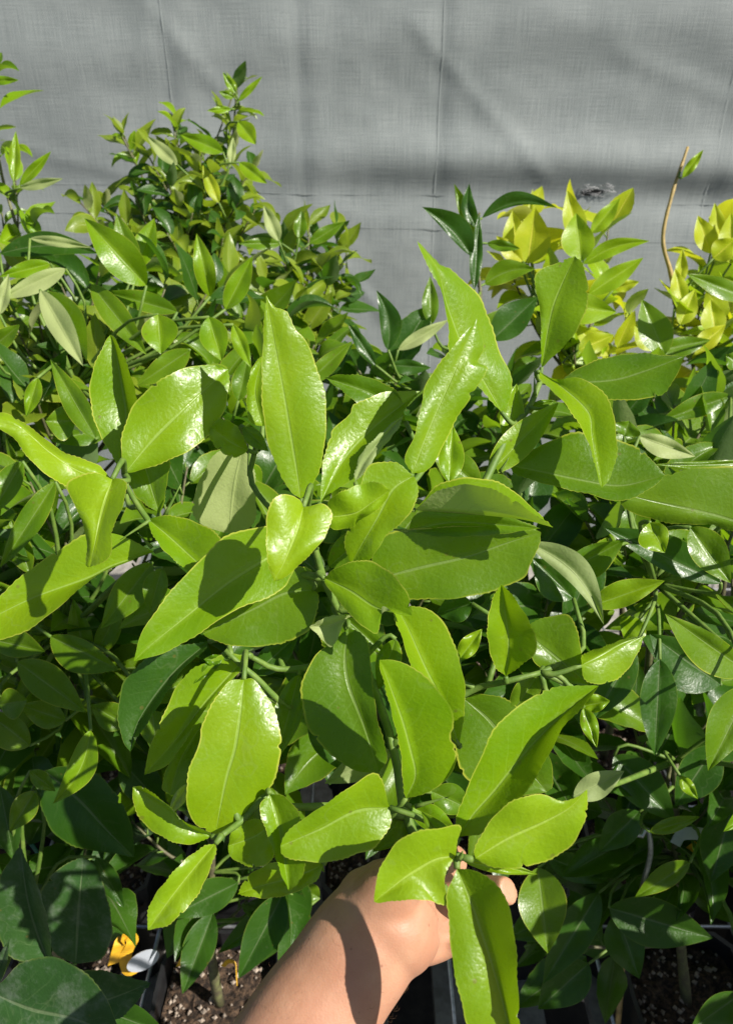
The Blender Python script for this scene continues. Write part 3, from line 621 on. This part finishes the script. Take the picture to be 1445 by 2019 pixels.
q((415, 585), (388, 460), .78, .76, 21, 22, 'young', arch=-.01); q((445, 610), (498, 505), .77, .76, 22, 24, 'young'); q((312, 620), (318, 698), .70, .69, 38, 36, 'young'); q((412, 625), (438, 712), .70, .69, 28, 30, 'young'); q((460, 640), (495, 725), .72, .71, 14, 16, 'young')
q((350, 615), (205, 575), .78, .78, 18, 24, 'mid'); q((130, 530), (0, 590), .75, .74, 22, 18, 'young', 'U'); q((100, 520), (0, 545), .76, .75, 16, 18, 'young'); q((190, 865), (100, 708), .62, .63, 26, 24, 'mid'); q((75, 745), (52, 822), .68, .68, 18, 16, 'young')
q((270, 540), (230, 420), .82, .82, 26, 22, 'mid'); q((270, 530), (305, 430), .83, .83, 26, 24, 'young'); q((180, 560), (290, 700), .76, .75, 26, 26, 'mid'); q((375, 690), (270, 760), .70, .70, 28, 24, 'mid'); q((0, 620), (18, 540), .74, .74, 16, 14, 'young', 'U'); q((150, 830), (90, 830), .64, .63, 40, 30, 'mid')
q((225, 840), (100, 870), .66, .64, 26, 24, 'mid'); q((-20, 690), (40, 640), .74, .73, 20, 20, 'mid')
shoots(b, [(60, 540, .82), (200, 520, .82), (330, 560, .84), (420, 560, .86), (30, 640, .78), (130, 650, .80), (250, 640, .82), (380, 660, .82), (60, 740, .72), (200, 740, .78), (320, 740, .8), (480, 660, .86), (-40, 560, .8), (460, 540, .9)], 8, .082, 'olive', 'dark', start=.35)
b.done()
b = mk_plant('citrus_plant', -.35, .65, 'citrus plant with shaded mid-green leaves left below the held plant', (130, 1250, .66))
q = b.par
q((110, 950), (0, 1120), .58, .57, 26, 26, 'mid'); q((45, 910), (-20, 1020), .56, .55, 24, 30, 'mid'); q((300, 1110), (200, 1240), .56, .55, 36, 34, 'mid'); q((100, 1255), (235, 1320), .58, .56, 24, 46, 'mid'); q((35, 1305), (170, 1405), .57, .56, 40, 34, 'mid'); q((180, 1440), (105, 1585), .54, .53, 30, 26, 'young', bend=.1)
q((320, 1120), (295, 1210), .55, .55, 22, 28, 'mid'); q((-20, 1260), (90, 1285), .58, .57, 34, 26, 'mid'); q((130, 1420), (40, 1390), .6, .6, 30, 26, 'mid'); q((0, 1390), (55, 1380), .58, .57, 30, 34, 'mid'); q((60, 1470), (-30, 1400), .6, .6, 40, 30, 'mid'); q((250, 1430), (180, 1390), .6, .6, 30, 30, 'mid')
q((300, 1400), (310, 1480), .58, .58, 38, 30, 'mid'); q((170, 1310), (145, 1180), .64, .64, 26, 24, 'young'); q((190, 1290), (240, 1190), .63, .63, 20, 26, 'mid'); q((60, 1130), (20, 1020), .64, .64, 26, 22, 'mid'); q((210, 1000), (90, 900), .62, .62, 24, 26, 'mid')
shoots(b, [(60, 950, .66), (160, 930, .68), (40, 1080, .66), (230, 1080, .7), (100, 1200, .68), (220, 1250, .7), (30, 1330, .66), (150, 1350, .68), (280, 1400, .7), (330, 1000, .7), (-60, 1150, .64), (60, 1480, .68), (370, 920, .72), (-40, 1000, .66)], 8, .09, 'mid', 'dark', start=.35)
b.done()
b = mk_plant('citrus_plant', -.17, .83, 'mid-green citrus plant half hidden behind the held plant, below the bushes', (480, 850, .82))
shoots(b, [(420, 720, .82), (500, 690, .84), (560, 700, .86), (640, 690, .86), (680, 760, .84), (440, 820, .78), (380, 860, .76), (700, 860, .8), (600, 860, .8), (350, 780, .8), (520, 960, .74), (420, 980, .72), (660, 1000, .74)], 9, .08, 'mid', 'dark', start=.35)
b.par((600, 760), (695, 672), .74, .74, 18, 20, 'mid'); b.par((470, 790), (490, 700), .74, .74, 22, 20, 'mid'); b.done()
# dark glossy plant
b = mk_plant('citrus_plant', .19, .83, 'dark glossy citrus plant with curled upright leaves in front of cloth', (840, 760, .84), mids=[(890, 700, .84), (945, 600, .83)][:0])
b.trunk([P(840, 760, .84), P(890, 700, .84), P(945, 610, .83), P(935, 480, .82), P(945, 420, .82)], .0028, .0014)
q = b.par
q((930, 505), (832, 408), .80, .78, 12, 36, 'dark', bend=-.06); q((935, 470), (895, 362), .82, .80, 12, 16, 'mid'); q((940, 450), (925, 362), .81, .80, 14, 16, 'dark', bend=.12); q((950, 430), (1098, 410), .82, .80, 24, 6, 'dark', bend=.14); q((935, 570), (945, 420), .80, .80, 14, 12, 'dark')
q((955, 560), (1055, 530), .84, .83, 26, 20, 'mid', bend=.1); q((970, 670), (1060, 585), .78, .78, 36, 30, 'dark'); q((765, 690), (742, 572), .78, .77, 18, 26, 'dark', bend=-.1); q((740, 720), (685, 635), .78, .78, 14, 14, 'dark'); q((850, 640), (848, 545), .82, .82, 18, 16, 'mid'); q((785, 690), (885, 630), .80, .80, 14, 14, 'young', 'U')
q((960, 480), (1025, 490), .83, .82, 12, 12, 'mid'); q((770, 720), (850, 725), .8, .8, 14, 18, 'dark'); q((640, 740), (695, 675), .8, .8, 14, 16, 'dark'); q((900, 690), (1020, 600), .84, .84, 24, 24, 'mid')
shoots(b, [(760, 700, .82), (820, 770, .84), (900, 740, .86), (700, 720, .84), (1000, 760, .86), (740, 800, .8), (860, 840, .8), (960, 820, .84)], 6, .08, 'dark', 'mid', start=.45); b.done()
# yellow plants
b = mk_plant('yellowing_citrus_plant', .37, 1.01, 'citrus plant with pale yellow leaves next to the dark glossy one', (1130, 720, 1.0))
q = b.par
q((1040, 520), (1055, 410), .96, .94, 34, 40, 'yellow'); q((1020, 510), (1010, 415), .97, .96, 26, 24, 'yellow'); q((1030, 515), (978, 465), .95, .95, 20, 16, 'yellow'); q((1140, 480), (1118, 375), .95, .94, 22, 26, 'yellow'); q((1145, 515), (1135, 420), .93, .92, 36, 32, 'lime'); q((1165, 460), (1222, 390), .94, .93, 16, 18, 'lime'); q((1150, 520), (1280, 475), .93, .91, 18, 16, 'lime', bend=.08); q((1160, 580), (1268, 508), .92, .91, 20, 22, 'lime'); q((1100, 600), (1215, 615), .9, .9, 30, 34, 'lime'); q((1050, 520), (1110, 470), .97, .97, 12, 12, 'yellow')
q((1210, 570), (1260, 555), .94, .93, 12, 12, 'yellow'); q((1140, 690), (1210, 660), .9, .9, 22, 20, 'yellow'); q((1310, 700), (1265, 590), .84, .84, 34, 36, 'mid'); q((1030, 500), (1050, 372), 1.0, 1.0, 10, 10, 'yellow'); q((1290, 690), (1250, 640), .9, .9, 22, 22, 'yellow'); q((1200, 700), (1130, 640), .92, .92, 22, 22, 'yellow')
shoots(b, [(1040, 430, 1.02), (1120, 420, 1.0), (1200, 440, 1.0), (1000, 520, 1.0), (1080, 560, .98), (1190, 560, .98), (1240, 620, .98), (1120, 640, .96), (1220, 690, .94)], 8, .072, 'yellow', 'lime', start=.35, wide=1.35, ratio=.45); b.done()
b = mk_plant('yellowing_citrus_plant', .55, 1.01, 'yellow-leaved citrus plant carrying a bare tan upright twig', (1390, 700, 1.0))
b2 = Geo(); b2.tube([P(1330, 600, 1.0), P(1322, 540, .99), P(1306, 470, .98), P(1325, 380, .97), P(1345, 320, .97), P(1355, 290, .97)], .0034, .0020, 7, 22, .12); b2.make('bare_twig', M['tan'], b.o); b.nodes += [(P(1340, 335, .97), 0), (P(1330, 600, 1.0), 0)]
b.tw.tube([P(1390, 700, 1.0), P(1350, 650, 1.0), P(1330, 600, 1.0)], .003, .0025)
q = b.par
q((1345, 350), (1386, 295), .96, .95, 10, 10, 'lime'); q((1400, 500), (1375, 425), .97, .96, 22, 26, 'yellow'); q((1420, 480), (1408, 400), .97, .96, 18, 18, 'yellow'); q((1440, 520), (1440, 420), .96, .95, 26, 26, 'yellow'); q((1405, 510), (1450, 470), .95, .94, 24, 24, 'yellow'); q((1340, 560), (1345, 490), .97, .96, 12, 14, 'yellow'); q((1345, 600), (1330, 530), .96, .96, 18, 18, 'yellow'); q((1480, 590), (1353, 540), .8, .78, 22, 20, 'mid')
q((1340, 640), (1370, 570), .95, .95, 20, 22, 'yellow'); q((1410, 660), (1400, 590), .95, .95, 26, 26, 'yellow'); q((1370, 690), (1430, 640), .92, .92, 20, 20, 'yellow'); q((1300, 690), (1400, 670), .88, .88, 18, 22, 'mid'); q((1460, 720), (1430, 700), .7, .7, 20, 20, 'mid')
shoots(b, [(1430, 430, 1.0), (1390, 560, 1.0), (1450, 560, .98), (1340, 590, .98), (1420, 640, .96), (1500, 500, 1.0), (1480, 640, .96)], 8, .072, 'yellow', 'lime', start=.35, wide=1.35, ratio=.45); b.done()
# right plants
b = mk_plant('citrus_plant', .37, .65, 'citrus plant with half-shaded broad green leaves below the yellow ones', (1290, 1150, .62))
q = b.par
T = b.traced
T([(1500,1042),(1373,1008),(1273,985),(1218,970)],[(1480,930),(1445,920),(1373,922),(1298,940),(1245,955)],[(1490,1050),(1445,1047),(1398,1035),(1323,1032),(1258,1015),(1228,1000)],.47,.46,-.004,.005,'mid')
q((1480, 910), (1290, 915), .50, .49, 14, 8, 'mid', bend=.02); q((1280, 1030), (1310, 1090), .47, .46, 26, 38, 'young'); q((1360, 1040), (1440, 1150), .54, .53, 40, 34, 'mid'); q((1420, 1150), (1190, 1040), .56, .55, 26, 46, 'dark'); q((1110, 1130), (1230, 1065), .5, .49, 26, 40, 'mid'); q((1165, 1195), (1310, 1145), .48, .47, 30, 24, 'young')
q((1480, 1330), (1310, 1210), .50, .48, 50, 24, 'mid'); q((1420, 1350), (1280, 1250), .58, .57, 60, 40, 'dark'); q((1300, 1300), (1290, 1490), .56, .55, 40, 36, 'dark'); q((1480, 1350), (1395, 1520), .46, .45, 36, 50, 'mid'); q((1260, 860), (1370, 900), .6, .6, 18, 26, 'young', 'U'); q((1230, 860), (1240, 830), .6, .6, 30, 30, 'mid'); q((1260, 1220), (1230, 1260), .6, .6, 30, 30, 'young')
q((1180, 1090), (1110, 1240), .52, .52, 40, 36, 'dark'); q((1440, 780), (1300, 830), .7, .7, 20, 24, 'mid'); q((1250, 1280), (1170, 1420), .56, .55, 36, 40, 'dark')
shoots(b, [(1230, 820, .72), (1330, 800, .72), (1420, 780, .72), (1200, 900, .7), (1400, 860, .7), (1300, 960, .66), (1150, 1020, .66), (1230, 1080, .64), (1400, 1120, .64), (1330, 1060, .66), (1480, 960, .64), (1160, 800, .74)], 8, .085, 'mid', 'dark', start=.4); b.done()
b = mk_plant('dark_citrus_plant', .37, .47, 'citrus plant with large dark shaded leaves beside the wire hook', (1330, 1500, .66))
q = b.par
q((1210, 1490), (1330, 1620), .66, .65, 46, 40, 'dark'); q((1130, 1570), (1230, 1520), .5, .5, 26, 30, 'mid', 'U'); q((1060, 1710), (1080, 1880), .70, .68, 50, 48, 'mid'); q((1180, 1760), (1070, 1940), .72, .71, 40, 40, 'dark'); q((1200, 1790), (1405, 1850), .70, .69, 46, 54, 'dark'); q((1215, 1800), (1260, 1930), .71, .70, 36, 44, 'dark')
q((1360, 1700), (1250, 1770), .66, .66, 22, 26, 'mid'); q((1080, 1690), (1200, 1740), .74, .73, 28, 28, 'dark'); q((1340, 1530), (1375, 1575), .6, .6, 12, 14, 'young'); q((1260, 1600), (1180, 1680), .68, .68, 34, 36, 'dark'); q((1440, 1600), (1400, 1740), .66, .66, 46, 46, 'dark'); q((1460, 1960), (1360, 2030), .6, .58, 40, 30, 'dark'); q((1160, 1900), (1060, 1990), .74, .74, 46, 46, 'dark'); q((1500, 1580), (1425, 1640), .5, .49, 18, 18, 'young')
q((1410, 1470), (1330, 1590), .62, .62, 50, 40, 'dark'); q((1120, 1790), (1000, 1850), .76, .75, 40, 40, 'dark'); q((1280, 1640), (1380, 1610), .64, .64, 16, 16, 'mid')
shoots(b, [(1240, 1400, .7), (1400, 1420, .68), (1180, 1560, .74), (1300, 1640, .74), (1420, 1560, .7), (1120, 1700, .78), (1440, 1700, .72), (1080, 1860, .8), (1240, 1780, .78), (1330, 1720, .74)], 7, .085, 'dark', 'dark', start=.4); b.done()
# bottom left, dusty broad leaves
b = mk_plant('broad_leaved_citrus_plant', -.35, .47, 'citrus plant with broad dusty dark leaves next to the yellow tie', (60, 1800, .66))
T = b.traced; q = b.par
T([(100,1905),(75,1840),(55,1770),(40,1668)],[(60,1900),(15,1880),(-5,1820),(0,1735),(25,1690)],[(102,1880),(98,1830),(80,1760),(55,1700)],.58,.55,-.004,-.03,'dusty')
T([(-30,1950),(60,1990),(150,2010),(240,2050)],[(0,1940),(40,1900),(95,1886),(150,1905),(200,1950),(232,2019)],[(-20,2000),(30,2060),(140,2090)],.50,.47,-.004,-.004,'dusty')
T([(110,1990),(200,1975),(298,1938)],[(150,1925),(190,1912),(250,1925)],[(180,2010),(235,2008),(270,1975)],.54,.53,-.003,-.004,'dusty')
T([(150,1900),(155,1810),(165,1690)],[(110,1880),(85,1820),(80,1760),(120,1710)],[(200,1890),(222,1840),(212,1770),(190,1710)],.62,.61,-.004,-.004,'dusty')
T([(90,1520),(160,1580),(215,1640),(265,1690)],[(130,1510),(190,1525),(240,1580),(262,1640)],[(80,1580),(105,1640),(150,1670),(220,1682)],.60,.60,-.004,-.004,'dark')
q((-20, 1960), (20, 1850), .56, .54, 12, 14, 'dusty'); q((70, 1560), (20, 1640), .6, .59, 26, 26, 'mid'); q((0, 1550), (30, 1700), .62, .62, 30, 34, 'dark'); q((190, 1690), (245, 1790), .66, .65, 22, 24, 'dark'); q((60, 1520), (110, 1560), .58, .58, 18, 18, 'mid'); q((200, 1990), (330, 2040), .58, .58, 34, 30, 'dark')
shoots(b, [(30, 1600, .7), (180, 1620, .72), (100, 1720, .72), (-40, 1750, .66), (220, 1720, .74)], 6, .09, 'dark', 'dusty', start=.4); b.done()
b = mk_plant('dark_citrus_plant', -.17, .47, 'low citrus plant with dark narrow leaves in the pot beside the arm', (420, 1650, .74))
q = b.par
q((560, 1780), (430, 1880), .78, .77, 22, 26, 'dark'); q((585, 1810), (510, 1900), .80, .79, 16, 24, 'dark'); q((400, 1700), (330, 1890), .78, .77, 46, 46, 'dark'); q((320, 1560), (420, 1560), .7, .7, 50, 40, 'dark'); q((240, 1500), (330, 1600), .68, .68, 40, 40, 'dark'); q((630, 1770), (590, 1750), .8, .8, 20, 20, 'mid'); q((370, 1830), (440, 1770), .8, .8, 20, 24, 'dark')
q((560, 1760), (470, 1930), .74, .72, 40, 36, 'dark'); q((470, 1740), (330, 1810), .74, .72, 34, 36, 'dark'); q((600, 1790), (560, 1960), .74, .73, 34, 34, 'dark'); q((420, 1800), (360, 1960), .75, .72, 30, 34, 'dark'); q((520, 1700), (620, 1850), .76, .74, 34, 36, 'dark')  # extra dark leaves, added to cover and shade the soil
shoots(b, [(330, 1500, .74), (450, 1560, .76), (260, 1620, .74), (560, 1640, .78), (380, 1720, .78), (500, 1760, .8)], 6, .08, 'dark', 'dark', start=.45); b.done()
# understorey plants
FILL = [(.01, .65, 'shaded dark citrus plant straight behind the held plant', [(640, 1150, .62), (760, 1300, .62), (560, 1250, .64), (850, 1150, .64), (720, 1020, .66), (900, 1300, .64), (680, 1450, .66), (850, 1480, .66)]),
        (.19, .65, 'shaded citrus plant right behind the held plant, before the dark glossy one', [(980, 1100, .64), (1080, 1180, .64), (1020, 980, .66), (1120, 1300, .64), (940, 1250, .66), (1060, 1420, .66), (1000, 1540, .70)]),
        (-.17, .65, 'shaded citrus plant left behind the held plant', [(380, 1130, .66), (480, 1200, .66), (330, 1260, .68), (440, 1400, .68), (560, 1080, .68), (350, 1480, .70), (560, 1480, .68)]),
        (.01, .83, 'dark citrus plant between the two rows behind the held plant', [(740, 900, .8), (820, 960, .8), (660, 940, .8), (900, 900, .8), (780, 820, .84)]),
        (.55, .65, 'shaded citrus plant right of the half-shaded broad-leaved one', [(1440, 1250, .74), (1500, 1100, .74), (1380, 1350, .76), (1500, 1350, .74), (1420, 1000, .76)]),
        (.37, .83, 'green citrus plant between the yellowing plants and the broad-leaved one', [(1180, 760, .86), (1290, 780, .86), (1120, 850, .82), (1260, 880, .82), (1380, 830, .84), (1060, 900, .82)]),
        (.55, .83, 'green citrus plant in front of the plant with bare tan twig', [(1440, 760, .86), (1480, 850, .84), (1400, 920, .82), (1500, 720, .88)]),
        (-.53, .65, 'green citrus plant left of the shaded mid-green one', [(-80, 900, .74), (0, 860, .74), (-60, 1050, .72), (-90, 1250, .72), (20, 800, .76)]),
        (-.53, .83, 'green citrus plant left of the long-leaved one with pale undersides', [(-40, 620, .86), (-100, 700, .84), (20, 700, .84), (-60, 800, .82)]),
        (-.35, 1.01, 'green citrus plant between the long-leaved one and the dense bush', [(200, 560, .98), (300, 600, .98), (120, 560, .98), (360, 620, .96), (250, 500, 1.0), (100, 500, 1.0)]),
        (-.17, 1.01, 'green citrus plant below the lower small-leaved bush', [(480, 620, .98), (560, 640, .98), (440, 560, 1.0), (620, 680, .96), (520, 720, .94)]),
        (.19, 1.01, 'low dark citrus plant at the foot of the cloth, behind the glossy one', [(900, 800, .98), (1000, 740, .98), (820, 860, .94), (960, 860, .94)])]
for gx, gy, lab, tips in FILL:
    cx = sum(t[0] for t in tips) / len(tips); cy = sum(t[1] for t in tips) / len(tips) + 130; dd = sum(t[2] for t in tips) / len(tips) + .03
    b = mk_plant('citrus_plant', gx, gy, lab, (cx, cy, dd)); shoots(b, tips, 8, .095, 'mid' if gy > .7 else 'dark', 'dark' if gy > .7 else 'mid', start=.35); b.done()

# unseen taller plants on the sun side, added to shade the lower right
for gx, gy, tz, lab in ((.55, .29, 1.06, 'unseen leafy citrus plant added for shade on the bench end nearest the person'), (.73, .29, 1.12, 'unseen leafy citrus plant added for shade at the sunny bench corner'), (.55, .47, 1.0, 'unseen leafy citrus plant added to shade the dark large-leaved one, sun side'), (.73, .47, 1.1, 'unseen leafy citrus plant added for shade at the bench edge, second from the corner'), (.73, .11, 1.15, 'unseen leafy citrus plant added for shade at the bench front corner')):
    b = Plant('citrus_plant', gx, gy, lab); tp = Vector((gx, gy, tz))
    b.trunk([b.base, b.base.lerp(tp, .5) + Vector((.01, .01, 0)), b.base.lerp(tp, .72)], .0062, .0035)
    for k in range(11):
        a = k * 2.4; b.shoot(Vector((gx + .13 * math.cos(a), gy + .12 * math.sin(a), tz - .035 * (k % 8))), 10, .10, 'dark', .0024, 'mid', start=.3)
    b.done()

# ------------------------------------------------------------------ forearm and hand
def build_person():
    o = thing('person', P(640, 1990, .36), 'bare forearm and hand of a person gripping the plant stem', 'person')
    g = Geo()
    def limb(seq, k=20, steps=None):
        # seq of (point, radius); elliptical tube swept with a radius per point, rounded ends
        pts = [Vector(s_[0]) for s_ in seq]; n = steps or 8 * len(seq)
        c = catmull([Vector(s_[0]) for s_ in seq], n); rad = catmull([Vector((i * .01, s_[1], 0)) for i, s_ in enumerate(seq)], n)
        b = len(g.v); prev = None
        for i in range(n):
            t = (c[min(i + 1, n - 1)] - c[max(i - 1, 0)]).normalized(); x = (prev - t * prev.dot(t)) if prev is not None else FWD.cross(t); x.normalize(); prev = x; y = t.cross(x)
            r = rad[i].y
            for q in range(k): a = 2 * math.pi * q / k; g.v.append(c[i] + x * (r * math.cos(a)) + y * (r * .86 * math.sin(a)))
        for i in range(n - 1):
            for q in range(k): g.f.append((b + i * k + q, b + i * k + (q + 1) % k, b + (i + 1) * k + (q + 1) % k, b + (i + 1) * k + q))
        g.f.append(tuple(b + q for q in reversed(range(k)))); e = b + (n - 1) * k; g.f.append(tuple(e + q for q in range(k)))
    D = P
    limb([(D(430, 2420, .330), .041), (D(520, 2210, .345), .0385), (D(600, 2040, .358), .0345), (D(660, 1945, .365), .0310), (D(715, 1865, .370), .0282), (D(760, 1805, .374), .0275), (D(800, 1760, .378), .022)], 28, 60)   # forearm, wrist
    limb([(D(730, 1850, .372), .0262), (D(775, 1800, .376), .0290), (D(800, 1770, .378), .0270), (D(822, 1750, .380), .0180)], 24)      # palm
    limb([(D(745, 1790, .368), .018), (D(790, 1735, .362), .0150), (D(835, 1708, .362), .0110), (D(880, 1700, .366), .0100), (D(905, 1702, .370), .0078)], 16)   # thumb laid over the stem
    limb([(D(800, 1775, .382), .0145), (D(860, 1778, .398), .0102), (D(925, 1762, .396), .0092), (D(970, 1757, .388), .0088), (D(1004, 1756, .380), .0074)], 16)    # index finger behind the stem
    limb([(D(805, 1800, .384), .0145), (D(860, 1812, .400), .0102), (D(915, 1800, .402), .0092), (D(950, 1790, .398), .0086), (D(972, 1786, .392), .0070)], 16)
    limb([(D(800, 1825, .382), .0140), (D(848, 1845, .398), .0098), (D(895, 1836, .404), .0088), (D(925, 1824, .402), .0082), (D(944, 1818, .396), .0066)], 16)
    limb([(D(785, 1850, .378), .0130), (D(830, 1876, .392), .0088), (D(868, 1870, .400), .0078), (D(892, 1858, .400), .0072), (D(906, 1850, .396), .0058)], 16)
    body = g.make('body', M['skin'], o)
    rm = body.modifiers.new('remesh', 'REMESH'); rm.mode = 'VOXEL'; rm.voxel_size = .0014; rm.use_smooth_shade = True
    sm = body.modifiers.new('smooth', 'SMOOTH'); sm.factor = .5; sm.iterations = 10
    # short hairs along the forearm
    h = Geo()
    ax = [P(600, 2040, .358), P(660, 1945, .365), P(715, 1865, .370)]
    c = catmull(ax, 40)
    for _ in range(110):
        i = random.randrange(2, 38); t = (c[i + 1] - c[i - 1]).normalized(); x = FWD.cross(t).normalized(); y = t.cross(x)
        r = .0345 + (.0282 - .0345) * i / 40
        a = random.uniform(0, 6.28); n = x * math.cos(a) + y * math.sin(a); p0 = c[i] + x * (r * math.cos(a)) + y * (r * .86 * math.sin(a)) - n * .0012
        dr = (t * random.uniform(.3, 1) + n * .35 + x * random.uniform(-.5, .5)).normalized(); l = random.uniform(.002, .0045)
        h.tube([p0, p0 + dr * l * .5 + n * .001, p0 + dr * l],   .00004, .00002, 3, 4, 0, False)
    hh = h.make('arm_hair', M['hair'], o); hh['kind'] = 'stuff'
build_person()

# ------------------------------------------------------------------ ties, tags, hooks, stake
def strip_obj(name, pts, hw, mat, label, cat, group=None, side=Vector((0, 0, 1))):
    c = catmull(pts, 6 * len(pts)); v = []; f = []
    for i, q in enumerate(c):
        t = (c[min(i + 1, len(c) - 1)] - c[max(0, i - 1)]).normalized(); s_ = side - t * side.dot(t); s_.normalize(); n = t.cross(s_)
        for a, b_ in ((-1, -1), (1, -1), (1, 1), (-1, 1)): v.append(q + s_ * hw * a + n * .0004 * b_)
    for i in range(len(c) - 1):
        for k in range(4): f.append((i * 4 + k, i * 4 + (k + 1) % 4, i * 4 + 4 + (k + 1) % 4, i * 4 + 4 + k))
    f += [(3, 2, 1, 0), tuple(len(v) - 4 + k for k in range(4))]
    return tag(mesh_obj(name, v, f, mat, None, False, origin=v[0]), label, cat, group)
strip_obj('plant_tie', [P(225, 1900, .76), P(235, 1865, .75), P(250, 1845, .75), P(262, 1855, .755), P(248, 1885, .76), P(255, 1915, .765), P(280, 1905, .77)], .006, M['tie_yellow'], 'yellow plastic tie looped next to the round white tag', 'plant tie', None, Vector((.6, .3, .7)))
strip_obj('plant_tie', [P(352, 1905, .82), P(362, 1890, .82), P(378, 1900, .82), P(388, 1912, .82)], .003, M['tie_yellow'], 'small yellow tie on the wire between pots', 'plant tie')
strip_obj('plant_tie', [P(440, 1905, .82), P(452, 1895, .82), P(464, 1903, .82), P(468, 1940, .82)], .0035, M['tie_yellow'], 'yellow tie hanging over the soil of the pot beside the arm', 'plant tie')
strip_obj('plant_tie', [P(1360, 1665, .70), P(1372, 1672, .70), P(1386, 1680, .705)], .006, M['tie_yellow'], 'orange tie knotted round the twig below the white label loop', 'plant tie')
strip_obj('plant_tie', [P(52, 1650, .72), P(70, 1675, .72), P(85, 1700, .72), P(102, 1730, .72)], .006, M['teal'], 'teal plastic tie among the dusty broad leaves', 'plant tie')
strip_obj('label_loop', [P(1330, 1665, .69), P(1345, 1645, .69), P(1385, 1645, .69), P(1445, 1660, .69), P(1480, 1680, .69)], .006, M['tag_white'], 'white plastic label loop hanging above the orange tie', 'label', None, Vector((.1, .4, .9)))
# round white tag
v = []; n = 20; c0 = P(283, 1895, .755)
for zt in (0, .0012):
    for i in range(n): a = 2 * math.pi * i / n; v.append(c0 + RT * (.0125 * math.cos(a)) + UPV * (.0135 * math.sin(a)) + FWD * (zt + .012 * math.cos(a) - .008 * math.sin(a)))
f = [tuple(range(n)), tuple(reversed(range(n, 2 * n)))] + [(i, n + i, n + (i + 1) % n, (i + 1) % n) for i in range(n)]
tag(mesh_obj('plant_tag', v, f, M['tag_white'], None, False, origin=c0), 'round white plastic tag next to the looped yellow tie', 'plant tag')
g = Geo(); g.tube([P(1240, 1600, .70), P(1238, 1630, .70), P(1262, 1650, .70), P(1275, 1630, .70), P(1282, 1680, .705), P(1268, 1740, .73), P(1255, 1800, .80), Vector((P(1250, 1850, .86).x, P(1250, 1850, .86).y, RIM - .03))], .0026, .0026, 8, 50)
tag(g.make('wire_hook', M['wire']), 'bent galvanised wire hook rising among dark shaded leaves', 'hook')
g = Geo(); pb = P(1225, 1990, .86); g.tube([Vector((pb.x, pb.y, BZ)), Vector((pb.x + .004, pb.y, .46)), P(1228, 1880, .82)], .0036, .003, 8, 10, .05)
tag(g.make('bamboo_stake', M['bamboo']), 'short tan bamboo stake standing by the wire rack', 'stake')
